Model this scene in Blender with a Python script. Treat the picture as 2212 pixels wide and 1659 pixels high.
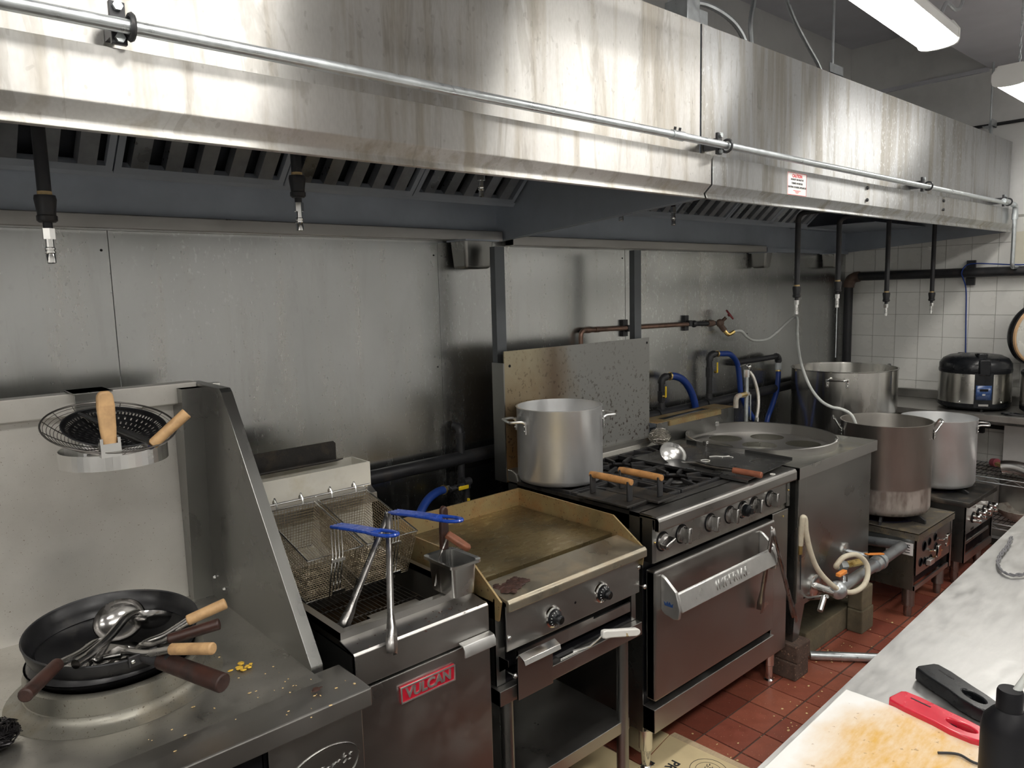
import bpy, bmesh, math, random
from mathutils import Vector, Matrix
PI = math.pi
random.seed(7)
for o in list(bpy.data.objects): bpy.data.objects.remove(o, do_unlink=True)
SC = bpy.context.scene
COL = SC.collection

# ------------------------------------------------------------ camera
def _cam():
    yaw, pitch, roll = math.radians(41.638), math.radians(7.1758), math.radians(-1.48913)
    f = Vector((math.sin(yaw)*math.cos(pitch), math.cos(yaw)*math.cos(pitch), -math.sin(pitch)))
    r = Vector((math.cos(yaw), -math.sin(yaw), 0)); u = r.cross(f)
    c, s = math.cos(roll), math.sin(roll)
    r2 = c*r + s*u; u2 = -s*r + c*u
    d = bpy.data.cameras.new('camera'); o = bpy.data.objects.new('camera', d); COL.objects.link(o)
    d.sensor_fit = 'HORIZONTAL'; d.sensor_width = 36.0; d.lens = 1595.9/2212*36
    d.clip_start = .02; d.clip_end = 50
    m = Matrix((( r2.x, u2.x, -f.x, 0), (r2.y, u2.y, -f.y, 0), (r2.z, u2.z, -f.z, 1.70), (0, 0, 0, 1)))
    o.matrix_world = m
    SC.camera = o
_cam()

# ------------------------------------------------------------ world and exposure
W = bpy.data.worlds.new('world'); SC.world = W; W.use_nodes = True
W.node_tree.nodes['Background'].inputs[0].default_value = (.80, .88, 1.0, 1)
W.node_tree.nodes['Background'].inputs[1].default_value = .05
SC.view_settings.view_transform = 'Standard'
SC.view_settings.look = 'None'
SC.view_settings.exposure = 0.80
SC.view_settings.gamma = 1.0
SC.view_settings.use_curve_mapping = False
LAMP = 12.5          # emission strength of the hanging tube lights' diffusers
TROFFER = 13.0       # and of the wide ceiling lights

# ------------------------------------------------------------ mesh helpers
def basis(d):
    d = Vector(d).normalized()
    a = Vector((0, 0, 1)) if abs(d.z) < .9 else Vector((1, 0, 0))
    u = d.cross(a).normalized(); v = d.cross(u).normalized()
    return u, v, d
def org(parent):
    o = Vector((0, 0, 0))
    while parent is not None:
        o = o + parent.location; parent = parent.parent
    return o
def tag(o, label=None, cat=None, group=None, kind=None):
    if label: o['label'] = label
    if cat: o['category'] = cat
    if group: o['group'] = group
    if kind: o['kind'] = kind
    return o
def thing(name, label, cat, loc, group=None):
    o = bpy.data.objects.new(name, None); COL.objects.link(o); o.location = loc
    o.empty_display_size = .05
    return tag(o, label, cat, group)
def link_mesh(name, me, mat, parent=None, bevel=0, smooth=True, seg=2, ang=40, solid=0):
    off = org(parent)
    if off.length: me.transform(Matrix.Translation(-off))
    if mat is not None:
        me.materials.clear(); me.materials.append(mat)
    if smooth:
        me.shade_smooth(); me.set_sharp_from_angle(angle=math.radians(ang))
    o = bpy.data.objects.new(name, me); COL.objects.link(o); o.parent = parent
    if solid:
        m = o.modifiers.new('s', 'SOLIDIFY'); m.thickness = solid; m.offset = 0
    if bevel:
        m = o.modifiers.new('b', 'BEVEL'); m.width = bevel; m.segments = seg; m.limit_method = 'ANGLE'; m.angle_limit = math.radians(35)
        m.harden_normals = False
    return o
class MB:
    def __init__(s): s.v = []; s.f = []
    def add(s, vs, fs):
        b = len(s.v); s.v += [tuple(v) for v in vs]; s.f += [tuple(b+i for i in f) for f in fs]; return s
    def box(s, a, b, mat=None):
        (x0, y0, z0), (x1, y1, z1) = a, b
        x0, x1 = min(x0, x1), max(x0, x1); y0, y1 = min(y0, y1), max(y0, y1); z0, z1 = min(z0, z1), max(z0, z1)
        vs = [Vector(p) for p in ((x0,y0,z0),(x1,y0,z0),(x1,y1,z0),(x0,y1,z0),(x0,y0,z1),(x1,y0,z1),(x1,y1,z1),(x0,y1,z1))]
        if mat is not None: vs = [mat @ v for v in vs]
        return s.add(vs, [(0,3,2,1),(4,5,6,7),(0,1,5,4),(1,2,6,5),(2,3,7,6),(3,0,4,7)])
    def cyl(s, p0, p1, r0, r1=None, n=16, cap=True):
        p0, p1 = Vector(p0), Vector(p1); r1 = r0 if r1 is None else r1
        u, v, d = basis(p1-p0)
        vs = []
        for p, r in ((p0, r0), (p1, r1)):
            for i in range(n):
                t = 2*PI*i/n; vs.append(p + u*(r*math.cos(t)) + v*(r*math.sin(t)))
        fs = [(i, (i+1) % n, n+(i+1) % n, n+i) for i in range(n)]
        if cap: fs += [tuple(range(n-1, -1, -1)), tuple(range(n, 2*n))]
        return s.add(vs, fs)
    def tube(s, pts, r, n=8, closed=False, cap=True):
        P = [Vector(p) for p in pts]; m = len(P)
        R = r if isinstance(r, (list, tuple)) else [r]*m
        T = []
        for i in range(m):
            if closed: d = P[(i+1) % m]-P[i-1]
            else: d = P[min(i+1, m-1)]-P[max(i-1, 0)]
            T.append(d.normalized() if d.length > 1e-9 else Vector((0, 0, 1)))
        u = basis(T[0])[0]; vs = []
        for i in range(m):
            u = (u - T[i]*u.dot(T[i]))
            u = u.normalized() if u.length > 1e-6 else basis(T[i])[0]
            v = T[i].cross(u)
            for k in range(n):
                t = 2*PI*k/n; vs.append(P[i] + (u*math.cos(t)+v*math.sin(t))*R[i])
        fs = []
        for i in range(m if closed else m-1):
            a, b = i*n, ((i+1) % m)*n
            fs += [(a+k, a+(k+1) % n, b+(k+1) % n, b+k) for k in range(n)]
        if cap and not closed: fs += [tuple(range(n-1, -1, -1)), tuple((m-1)*n+k for k in range(n))]
        return s.add(vs, fs)
    def lathe(s, prof, c=(0, 0, 0), n=32, mat=None, a0=0, a1=2*PI):
        full = abs(a1-a0-2*PI) < 1e-6; k = n if full else n+1
        c = Vector(c); vs = []
        for (r, z) in prof:
            for i in range(k):
                t = a0+(a1-a0)*i/n
                p = Vector((r*math.cos(t), r*math.sin(t), z))
                if mat is not None: p = mat @ p
                vs.append(c+p)
        fs = []
        for j in range(len(prof)-1):
            for i in range(n):
                i2 = (i+1) % k
                fs.append((j*k+i, j*k+i2, (j+1)*k+i2, (j+1)*k+i))
        return s.add(vs, fs)
    def prism(s, poly, o, e1, e2, ext):
        o, e1, e2, ext = Vector(o), Vector(e1), Vector(e2), Vector(ext); n = len(poly)
        a = [o+e1*p[0]+e2*p[1] for p in poly]; b = [p+ext for p in a]
        fs = [tuple(range(n-1, -1, -1)), tuple(range(n, 2*n))] + [(i, (i+1) % n, n+(i+1) % n, n+i) for i in range(n)]
        return s.add(a+b, fs)
    def quad(s, a, b, c, d): return s.add([a, b, c, d], [(0, 1, 2, 3)])
    def sphere(s, c, r, n=12, m=8, sc=(1, 1, 1)):
        c = Vector(c); vs = [c+Vector((0, 0, -r*sc[2]))]; fs = []
        for j in range(1, m):
            p = -PI/2+PI*j/m
            for i in range(n):
                t = 2*PI*i/n; vs.append(c+Vector((r*sc[0]*math.cos(p)*math.cos(t), r*sc[1]*math.cos(p)*math.sin(t), r*sc[2]*math.sin(p))))
        vs.append(c+Vector((0, 0, r*sc[2]))); L = len(vs)-1
        for i in range(n): fs.append((0, 1+(i+1) % n, 1+i)); fs.append((L, L-n+i, L-n+(i+1) % n))
        for j in range(m-2):
            for i in range(n): a = 1+j*n; fs.append((a+i, a+(i+1) % n, a+n+(i+1) % n, a+n+i))
        return s.add(vs, fs)
    def mesh(s, name):
        me = bpy.data.meshes.new(name); me.from_pydata(s.v, [], s.f); me.update()
        bm = bmesh.new(); bm.from_mesh(me); bmesh.ops.recalc_face_normals(bm, faces=bm.faces); bm.to_mesh(me); bm.free()
        return me
    def build(s, name, mat, parent=None, **k): return link_mesh(name, s.mesh(name), mat, parent, **k)
def curve_mesh(name, polys, ext=.001, bev=0, res=2):
    cu = bpy.data.curves.new(name, 'CURVE'); cu.dimensions = '2D'; cu.fill_mode = 'BOTH'; cu.extrude = ext; cu.bevel_depth = bev; cu.bevel_resolution = res
    for poly in polys:
        sp = cu.splines.new('POLY'); sp.points.add(len(poly)-1); sp.use_cyclic_u = True
        for p, q in zip(sp.points, poly): p.co = (q[0], q[1], 0, 1)
    o = bpy.data.objects.new(name, cu); COL.objects.link(o); bpy.context.view_layer.update()
    me = bpy.data.meshes.new_from_object(o.evaluated_get(bpy.context.evaluated_depsgraph_get()))
    bpy.data.objects.remove(o); bpy.data.curves.remove(cu); me.name = name
    return me
def text_mesh(name, txt, size, ext=.0005, bev=0, shear=0, offset=0, spacing=1, line=1, align='CENTER'):
    cu = bpy.data.curves.new(name, 'FONT'); cu.body = txt; cu.size = size; cu.extrude = ext; cu.bevel_depth = bev; cu.shear = shear; cu.offset = offset
    cu.align_x = align; cu.align_y = 'CENTER'; cu.space_character = spacing; cu.space_line = line; cu.resolution_u = 3
    o = bpy.data.objects.new(name, cu); COL.objects.link(o); bpy.context.view_layer.update()
    me = bpy.data.meshes.new_from_object(o.evaluated_get(bpy.context.evaluated_depsgraph_get()))
    bpy.data.objects.remove(o); bpy.data.curves.remove(cu); me.name = name
    return me
def frame(o, x, y):
    x = Vector(x).normalized(); y = Vector(y); z = x.cross(y).normalized(); y = z.cross(x)
    o = Vector(o)
    return Matrix(((x.x, y.x, z.x, o.x), (x.y, y.y, z.y, o.y), (x.z, y.z, z.z, o.z), (0, 0, 0, 1)))
def place(me, m): me.transform(m); return me
def circle(r, n=24, c=(0, 0)): return [(c[0]+r*math.cos(2*PI*i/n), c[1]+r*math.sin(2*PI*i/n)) for i in range(n)]
def smooth_path(pts, k=6):
    P = [Vector(p) for p in pts]; out = []
    for i in range(len(P)-1):
        p0, p1, p2, p3 = P[max(i-1, 0)], P[i], P[i+1], P[min(i+2, len(P)-1)]
        for j in range(k):
            t = j/k
            out.append(.5*((2*p1)+(p2-p0)*t+(2*p0-5*p1+4*p2-p3)*t*t+(3*p1-p0-3*p2+p3)*t**3))
    return out+[P[-1]]
def arc_corner(a, b, c, r, n=5):
    a, b, c = Vector(a), Vector(b), Vector(c); d1 = (a-b).normalized(); d2 = (c-b).normalized()
    p, q = b+d1*r, b+d2*r
    return [(1-t)**2*p+2*t*(1-t)*b+t*t*q for t in [i/n for i in range(n+1)]]
def bent(pts, r, n=5):
    out = [Vector(pts[0])]
    for i in range(1, len(pts)-1): out += arc_corner(pts[i-1], pts[i], pts[i+1], r, n)
    return out+[Vector(pts[-1])]
def copy_tree(o, parent=None, loc=None):
    c = o.copy(); COL.objects.link(c); c.parent = parent
    if loc is not None: c.location = loc
    for ch in o.children: copy_tree(ch, c)
    return c

# ------------------------------------------------------------ materials
class NT:
    def __init__(s, name):
        s.m = bpy.data.materials.new(name); s.m.use_nodes = True; s.t = s.m.node_tree; s.b = s.t.nodes['Principled BSDF']
        s.co = s.t.nodes.new('ShaderNodeTexCoord').outputs['Object']
    def n(s, kind, **k):
        o = s.t.nodes.new(kind)
        for a, b in k.items(): setattr(o, a, b)
        return o
    def l(s, a, b): s.t.links.new(a, b)
    def mapv(s, sc=(1, 1, 1), rot=(0, 0, 0), loc=(0, 0, 0)):
        m = s.n('ShaderNodeMapping'); m.inputs['Scale'].default_value = sc; m.inputs['Rotation'].default_value = rot; m.inputs['Location'].default_value = loc
        s.l(s.co, m.inputs[0]); return m.outputs[0]
    def noise(s, scale, sc=(1, 1, 1), det=3, rough=.55, loc=(0, 0, 0), dist=0):
        n = s.n('ShaderNodeTexNoise'); n.inputs['Scale'].default_value = scale; n.inputs['Detail'].default_value = det; n.inputs['Roughness'].default_value = rough
        n.inputs['Distortion'].default_value = dist
        s.l(s.mapv(sc, loc=loc), n.inputs['Vector']); return n.outputs['Fac']
    def ramp(s, fac, lo, hi, a=0., b=1.):
        r = s.n('ShaderNodeMapRange'); r.inputs[1].default_value = lo; r.inputs[2].default_value = hi; r.inputs[3].default_value = a; r.inputs[4].default_value = b
        s.l(fac, r.inputs[0]); return r.outputs[0]
    def mix(s, fac, a, b):
        m = s.n('ShaderNodeMix', data_type='RGBA')
        if isinstance(fac, float): m.inputs[0].default_value = fac
        else: s.l(fac, m.inputs[0])
        for v, i in ((a, 6), (b, 7)):
            if isinstance(v, tuple): m.inputs[i].default_value = (*v, 1)
            else: s.l(v, m.inputs[i])
        return m.outputs[2]
    def math(s, op, a, b=None):
        m = s.n('ShaderNodeMath', operation=op)
        for v, i in ((a, 0), (b, 1)):
            if v is None: continue
            if isinstance(v, (int, float)): m.inputs[i].default_value = v
            else: s.l(v, m.inputs[i])
        return m.outputs[0]
    def bump(s, h, strength=.3, dist=.002):
        b = s.n('ShaderNodeBump'); b.inputs['Strength'].default_value = strength; b.inputs['Distance'].default_value = dist
        s.l(h, b.inputs['Height']); s.l(b.outputs[0], s.b.inputs['Normal'])
def M(name, col, rough=.5, metal=0., var=.12, vs=9., vsc=(1, 1, 1), bump=0., bs=60., bdist=.001, aniso=0., tan=None, dirt=None, dsc=6., dsp=(1, 1, 1), dlo=.5, dhi=.7, damt=1., spots=None, rvar=.08, drough=.7, coat=0., spec=.5):
    """one surface: base colour with slow variation, optional dirt patches, optional specks, brushed anisotropy"""
    t = NT(name); b = t.b
    f = t.noise(vs, vsc, 4)
    c = t.mix(t.ramp(f, .3, .7), tuple(x*(1-var) for x in col), tuple(min(1, x*(1+var)) for x in col))
    r = t.ramp(f, .3, .7, max(.02, rough-rvar), rough+rvar)
    me = None
    if dirt:
        d = t.ramp(t.noise(dsc, dsp, 5, .65, loc=(3.1, 1.7, .4)), dlo, dhi, 0, damt)
        c = t.mix(d, c, dirt)
        mm = t.n('ShaderNodeMix'); t.l(d, mm.inputs[0]); t.l(r, mm.inputs[2]); mm.inputs[3].default_value = drough; r = mm.outputs[0]
        if metal > 0: me = t.ramp(d, 0, 1, metal, metal*.25)
    if spots:
        sc, lo, hi, sp = spots
        d2 = t.ramp(t.noise(sc, (1, 1, 1), 2, .5, loc=(.3, 4, 2)), lo, hi)
        c = t.mix(d2, c, sp)
        if metal > 0: me = t.math('MULTIPLY', me if me is not None else metal, t.ramp(d2, 0, 1, 1, .3))
    t.l(c, b.inputs['Base Color']); t.l(r, b.inputs['Roughness'])
    if me is not None: t.l(me, b.inputs['Metallic'])
    else: b.inputs['Metallic'].default_value = metal
    b.inputs['Specular IOR Level'].default_value = spec
    b.inputs['Coat Weight'].default_value = coat
    if aniso:
        b.inputs['Anisotropic'].default_value = aniso
        v = t.n('ShaderNodeCombineXYZ')
        for i in range(3): v.inputs[i].default_value = tan[i]
        t.l(v.outputs[0], b.inputs['Tangent'])
    if bump: t.bump(t.noise(bs, (1, 1, 1), 3), bump, bdist)
    return t.m
X_, Y_, Z_ = (1, 0, 0), (0, 1, 0), (0, 0, 1)
def drip_steel(name, base, stain, rough, aniso, tan, seed=0., film=.6, droplets=0., wear=1., metal=.8, wave=1., grain=1.):
    """brushed sheet with a dried film: vertical runs, blotches and fine specks"""
    t = NT(name); b = t.b
    slow = t.noise(2.2, (1, 1, .6), 3, loc=(seed, 0, 0))
    runs = t.noise(9, (1.6, 1.6, .12), 4, .6, loc=(seed, 1, 0), dist=.4)
    fine = t.noise(160, (1, 1, .35), 2, loc=(seed, 2, 0))
    c = t.mix(t.ramp(slow, .35, .65), tuple(x*.93 for x in base), tuple(min(1, x*1.05) for x in base))
    f1 = t.math('MULTIPLY', t.ramp(runs, .5, .66), film)
    c = t.mix(f1, c, stain)
    edge = t.math('MULTIPLY', t.ramp(t.noise(6, (1.5, 1.5, .22), 5, .7, loc=(seed+4, 0, 1), dist=1.2), .56, .60), .35*wear)
    c = t.mix(edge, c, tuple(x*.6 for x in stain))
    c = t.mix(t.math('MULTIPLY', t.ramp(fine, .35, .7), .10*grain), c, (.3, .29, .27))
    sp = t.ramp(t.noise(55, (1, 1, .8), 1, .5, loc=(seed, 7, 3)), .70, .73)
    c = t.mix(t.math('MULTIPLY', sp, .22*wear), c, (.16, .14, .12))
    r = t.ramp(t.math('ADD', t.math('MULTIPLY', runs, .5), t.math('MULTIPLY', fine, .5)), .3, .7, rough-.07*grain, rough+.09*grain)
    if droplets:
        dr = t.ramp(t.noise(95, (1, 1, .55), 1.5, .5, loc=(seed, 3, 9)), .63, .68)
        dr = t.math('MULTIPLY', dr, t.ramp(t.noise(1.1, (1, 1, .3), 1, loc=(seed+.35, 0, 0)), .42, .55))
        c = t.mix(t.math('MULTIPLY', dr, droplets), c, (.85, .88, .9))
    t.l(c, b.inputs['Base Color']); t.l(r, b.inputs['Roughness'])
    t.l(t.ramp(f1, 0, 1, 1., metal), b.inputs['Metallic'])
    b.inputs['Anisotropic'].default_value = aniso
    v = t.n('ShaderNodeCombineXYZ')
    for i in range(3): v.inputs[i].default_value = tan[i]
    t.l(v.outputs[0], b.inputs['Tangent'])
    t.bump(t.math('ADD', t.math('MULTIPLY', t.noise(1.6, (1, 1, .5), 2, loc=(seed, 0, 5)), 6.), t.math('MULTIPLY', fine, .003)), .25*wave, .004)
    return t.m
m_hood = drip_steel('hood_steel', (.66, .65, .63), (.47, .43, .36), .42, 1.0, Z_, 0., .75, 0., .75, 1., .35)
m_hood2 = drip_steel('hood_steel_wet', (.64, .65, .66), (.42, .39, .33), .41, 1.0, Z_, 5.3, .75, .6, .75, .97, .35)
m_hoodin = M('hood_inside', (.40, .44, .50), .45, .45, .08, 3, dirt=(.22, .24, .28), dsc=2.5, dlo=.42, dhi=.8, damt=.5)
m_wall = drip_steel('wall_sheet_steel', (.50, .51, .505), (.56, .55, .51), .26, .55, X_, 2.1, .35, .35, .3, .85, 3.2, .25)
m_steel = M('appliance_steel', (.44, .43, .415), .33, .97, .05, 4, aniso=.55, tan=X_, dirt=(.34, .31, .27), dsc=3, dlo=.5, dhi=.9, damt=.35)
m_steelz = M('panel_steel', (.29, .29, .28), .30, .97, .05, 3, aniso=.6, tan=Z_, dirt=(.32, .30, .26), dsc=3, dlo=.5, dhi=.9, damt=.3)
m_top = M('worktop_steel', (.66, .66, .65), .38, .92, .08, 14, (1, 4, 1), aniso=.5, tan=Y_, dirt=(.45, .42, .38), dsc=7, dlo=.58, dhi=.8, damt=.35, bump=.15, bs=35, bdist=.002)
m_splash = M('splash_steel', (.74, .72, .68), .42, .6, .08, 5, aniso=.5, tan=X_, dirt=(.50, .46, .40), dsc=4, dlo=.45, dhi=.85, damt=.4, spots=(260, .70, .74, (.30, .25, .20)))
m_deck = M('greasy_deck_steel', (.44, .43, .40), .30, .92, .10, 5, dirt=(.22, .19, .15), dsc=4, dlo=.45, dhi=.85, damt=.5, spots=(240, .69, .74, (.14, .11, .08)))
m_bright = M('bright_steel', (.78, .78, .77), .22, 1., .05, 8)
m_chrome = M('chrome', (.86, .86, .85), .08, 1., .03, 8)
m_galv = M('galvanised_pipe', (.60, .64, .66), .34, .9, .08, 40, dirt=(.4, .42, .42), dsc=20, damt=.3)
m_alu = M('aluminium_pot', (.80, .81, .82), .42, .85, .05, 5, aniso=.45, tan=Z_, dirt=(.60, .57, .52), dsc=6, dsp=(1, 1, .5), dlo=.5, dhi=.8, damt=.35)
m_pot = M('stainless_pot', (.60, .59, .56), .22, .98, .06, 5, (1, 1, .2), aniso=.6, tan=Z_, dirt=(.34, .31, .27), dsc=5, dsp=(1, 1, .3), dlo=.52, dhi=.8, damt=.4)
m_castalu = M('cast_aluminium', (.72, .72, .71), .35, .9, .06, 30, bump=.1, bs=150)
m_iron = M('cast_iron_black', (.030, .030, .032), .48, .2, .3, 20, dirt=(.07, .055, .04), dsc=25, dlo=.5, dhi=.75, damt=.7, bump=.35, bs=110)
m_wok = M('wok_carbon_steel', (.018, .018, .020), .34, .3, .3, 12, dirt=(.05, .045, .04), dsc=18, dlo=.55, dhi=.8, damt=.6, bump=.25, bs=80, drough=.55)
m_pipe = M('black_pipe', (.035, .036, .040), .45, .3, .2, 15, dirt=(.09, .07, .055), dsc=12, dlo=.55, dhi=.8, damt=.5)
m_rust = M('brown_old_pipe', (.17, .115, .09), .55, .4, .2, 25, dirt=(.08, .05, .04), dsc=14, dlo=.5, dhi=.75)
m_copper = M('old_copper', (.30, .19, .145), .42, .8, .15, 20, dirt=(.13, .09, .07), dsc=14, dlo=.5, dhi=.75)
m_brass = M('brass', (.72, .53, .20), .3, .95, .08, 20)
m_black = M('black_plastic', (.008, .009, .011), .30, 0, .2, 20, spec=.4)
m_blackm = M('black_matt', (.006, .006, .008), .5, 0, .2, 20, spec=.25)
m_dark = M('dark_grease', (.02, .018, .016), .55, .1, .3, 20, dirt=(.06, .045, .03), dsc=14, dlo=.5, dhi=.7, bump=.4, bs=90, bdist=.002)
m_blue = M('blue_vinyl', (.012, .065, .42), .28, 0, .12, 15, coat=.3)
m_bluehose = M('blue_gas_hose', (.012, .045, .24), .38, 0, .15, 15)
m_wire = M('basket_wire', (.52, .45, .33), .32, .95, .15, 60, dirt=(.10, .06, .03), dsc=40, dlo=.45, dhi=.7, damt=.75)
m_wired = M('skimmer_wire', (.16, .15, .14), .35, .8, .15, 60)
m_wood = M('pale_wood', (.56, .35, .17), .5, 0, .18, 30, (1, 1, 1), dirt=(.22, .11, .05), dsc=18, dlo=.5, dhi=.75, damt=.6)
m_woodmid = M('orange_wood', (.50, .25, .09), .45, 0, .2, 40, dirt=(.16, .07, .03), dsc=22, dlo=.5, dhi=.75, damt=.7)
m_wooddark = M('dark_wood', (.045, .018, .013), .38, 0, .3, 30, dirt=(.02, .012, .01), dsc=16, dlo=.45, dhi=.7)
m_white = M('white_plastic', (.82, .81, .77), .35, 0, .03, 10, spots=(60, .68, .72, (.5, .38, .2)))
m_porc = M('white_enamel', (.80, .79, .75), .2, 0, .04, 10)
m_redwheel = M('red_paint', (.22, .035, .04), .5, .1, .2, 30)
m_yellow = M('yellow_lever', (.80, .56, .02), .4, 0, .1, 30)
m_orange = M('orange_lever', (.86, .30, .06), .4, 0, .06, 30)
m_hose = M('cream_hose', (.66, .60, .47), .5, 0, .1, 30, dirt=(.35, .22, .12), dsc=14, dlo=.55, dhi=.75, damt=.7)
m_clear = M('clear_hose', (.60, .62, .60), .22, 0, .06, 30, coat=.4)
m_braid = M('braided_hose', (.62, .60, .56), .38, .8, .1, 200, bump=.4, bs=350)
m_tilew = M('white_wall_tile', (.80, .80, .77), .22, 0, .03, 3, coat=.2, dirt=(.62, .60, .55), dsc=3, dlo=.55, dhi=.85, damt=.3)
m_grout = M('grey_grout', (.40, .39, .36), .8, 0, .1, 30)
m_plaster = M('white_painted_plaster', (.78, .78, .77), .6, 0, .05, 3, dirt=(.50, .50, .50), dsc=2, damt=.4)
m_ceil = M('grey_painted_ceiling', (.66, .66, .71), .7, 0, .08, 3)
m_tiles = [M('quarry_tile_%s' % k, c, .38, 0, .14, 22, dirt=(.16, .05, .035), dsc=6, dlo=.55, dhi=.8, damt=.5, spots=(140, .69, .73, (.55, .35, .22)), bump=.1, bs=120) for k, c in (('red', (.27, .080, .050)), ('deep', (.23, .064, .042)), ('orange', (.30, .094, .057)))]
m_fgrout = M('dark_floor_grout', (.060, .048, .040), .8, 0, .3, 60)
m_brick = M('brown_brick', (.085, .055, .042), .9, 0, .25, 40, bump=.6, bs=120, bdist=.003, spots=(120, .64, .7, (.28, .18, .12)))
m_conc = M('mossy_concrete', (.15, .125, .08), .9, 0, .25, 20, dirt=(.10, .09, .06), dsc=8, dlo=.45, dhi=.7, bump=.6, bs=90, bdist=.003)
m_board = M('card_brown', (.66, .54, .32), .75, 0, .06, 5, dirt=(.48, .38, .22), dsc=5, dlo=.55, dhi=.8, damt=.5)
m_ink = M('black_ink', (.02, .02, .022), .6, 0, .1, 20)
m_red = M('red_plastic', (.62, .018, .045), .25, 0, .08, 20, coat=.3)
m_sticker = M('white_sticker', (.84, .83, .82), .5, 0, .03, 20)
m_redink = M('red_ink', (.68, .06, .07), .5, 0, .05, 20)
m_redbadge = M('red_badge', (.52, .01, .03), .35, 0, .1, 20)
m_label = M('old_label', (.55, .52, .34), .5, .2, .15, 30, dirt=(.25, .22, .14), dsc=18, damt=.7)
m_steelwool = M('steel_wool', (.60, .57, .52), .35, .9, .2, 80)
m_darkwool = M('dark_scrubber', (.09, .085, .09), .3, .9, .3, 80)
m_food = M('yellow_food', (.80, .50, .06), .5, 0, .2, 60)
m_char = M('charred_food', (.045, .018, .012), .7, 0, .5, 60, bump=.6, bs=140, bdist=.003)
m_crumb = M('pale_crumbs', (.62, .45, .22), .7, 0, .2, 60)
m_oil = M('fryer_oil', (.03, .016, .006), .06, 0, .2, 10)
m_flame = M('burner_ports', (.05, .05, .10), .5, .3, .2, 60)
m_screen = M('blue_control_panel', (.03, .07, .20), .25, 0, .06, 10)
m_gasket = M('tan_gasket', (.55, .36, .20), .5, 0, .1, 20)
m_lidin = M('lid_plate', (.70, .70, .66), .25, .4, .06, 8)
m_lampw = M('lamp_housing', (.78, .78, .76), .4, 0, .03, 10)
def lampmat(name, LAMP):
    t = NT(name); b = t.b
    b.inputs['Base Color'].default_value = (.9, .9, .88, 1); b.inputs['Emission Color'].default_value = (1.0, .965, .90, 1); b.inputs['Emission Strength'].default_value = LAMP
    return t.m
m_lamp = lampmat('lamp_diffuser', LAMP); m_troffer = lampmat('troffer_diffuser', TROFFER)
def cutmat():
    t = NT('cutting_board_plastic'); b = t.b
    sep = t.n('ShaderNodeSeparateXYZ'); t.l(t.co, sep.inputs[0])
    dx = t.math('MULTIPLY', t.math('SUBTRACT', sep.outputs[0], -.19), 1 / .235); dy = t.math('MULTIPLY', t.math('SUBTRACT', sep.outputs[1], -.155), 1 / .135)
    d = t.math('ADD', t.math('MULTIPLY', dx, dx), t.math('MULTIPLY', dy, dy))
    d = t.math('ADD', d, t.math('MULTIPLY', t.noise(10, (1, 1, 1), 5), 1.3))
    st = t.ramp(d, 1.9, .9)
    n2 = t.noise(26, (1, 3, 1), 4)
    c = t.mix(t.math('MULTIPLY', st, t.ramp(n2, .25, .7, .55, 1.)), (.82, .82, .80), (.66, .38, .075))
    sp = t.math('MULTIPLY', t.ramp(t.noise(70, (1, 1, 1), 2, loc=(5, 1, 0)), .69, .74), .6)
    c = t.mix(sp, c, (.28, .15, .05))
    t.l(c, b.inputs['Base Color']); b.inputs['Roughness'].default_value = .45
    t.bump(t.noise(160, (1, 4, 1), 2), .12, .001)
    return t.m
m_cut = cutmat()
def griddlemat():
    t = NT('seasoned_griddle'); b = t.b
    n1 = t.noise(3.2, (1, 1, 1), 4, loc=(1, .3, 0)); n2 = t.noise(22, (1, 2.5, 1), 4)
    c = t.mix(t.ramp(n1, .36, .62), (.085, .070, .045), (.30, .23, .11))
    c = t.mix(t.math('MULTIPLY', t.ramp(n2, .5, .75), .5), c, (.16, .09, .03))
    t.l(c, b.inputs['Base Color']); b.inputs['Metallic'].default_value = .75
    t.l(t.ramp(n2, .3, .7, .22, .40), b.inputs['Roughness'])
    return t.m
m_griddle = griddlemat()
m_gsplash = M('greasy_griddle_splash', (.36, .28, .14), .42, .6, .15, 8, dirt=(.30, .13, .035), dsc=14, dlo=.45, dhi=.75, damt=.8, spots=(110, .64, .7, (.10, .05, .02)))
def platemat():
    t = NT('scorched_guard_plate'); b = t.b
    sep = t.n('ShaderNodeSeparateXYZ'); t.l(t.co, sep.inputs[0])
    # scorch mark rising behind the burner at x .26 of the plate
    w = t.noise(6, (1, 1, .5), 4); nz = t.noise(14, (1, 1, 1), 5, .7)
    dx = t.math('ABSOLUTE', t.math('SUBTRACT', sep.outputs[0], .28))
    plume = t.ramp(t.math('ADD', dx, t.math('MULTIPLY', w, .22)), .25, .11)
    low = t.ramp(t.math('ADD', sep.outputs[2], t.math('MULTIPLY', nz, -.25)), 1.32, .92)
    left = t.ramp(t.math('ADD', sep.outputs[0], t.math('MULTIPLY', w, .3)), .58, .34)
    c = t.mix(left, (.30, .30, .29), (.42, .37, .26))
    c = t.mix(t.math('MULTIPLY', t.math('MULTIPLY', low, left), .9), c, (.22, .11, .035))
    c = t.mix(t.math('MULTIPLY', plume, .75), c, (.13, .085, .055))
    sp = t.ramp(t.noise(75, (1, 1, .8), 2, .5, loc=(2, 2, 2)), .60, .66)
    c = t.mix(t.math('MULTIPLY', sp, t.math('MULTIPLY', t.ramp(low, 0, 1, .25, 1.), .85)), c, (.05, .03, .02))
    t.l(c, b.inputs['Base Color']); b.inputs['Roughness'].default_value = .45; b.inputs['Metallic'].default_value = .55
    return t.m
m_plate = platemat()
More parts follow.
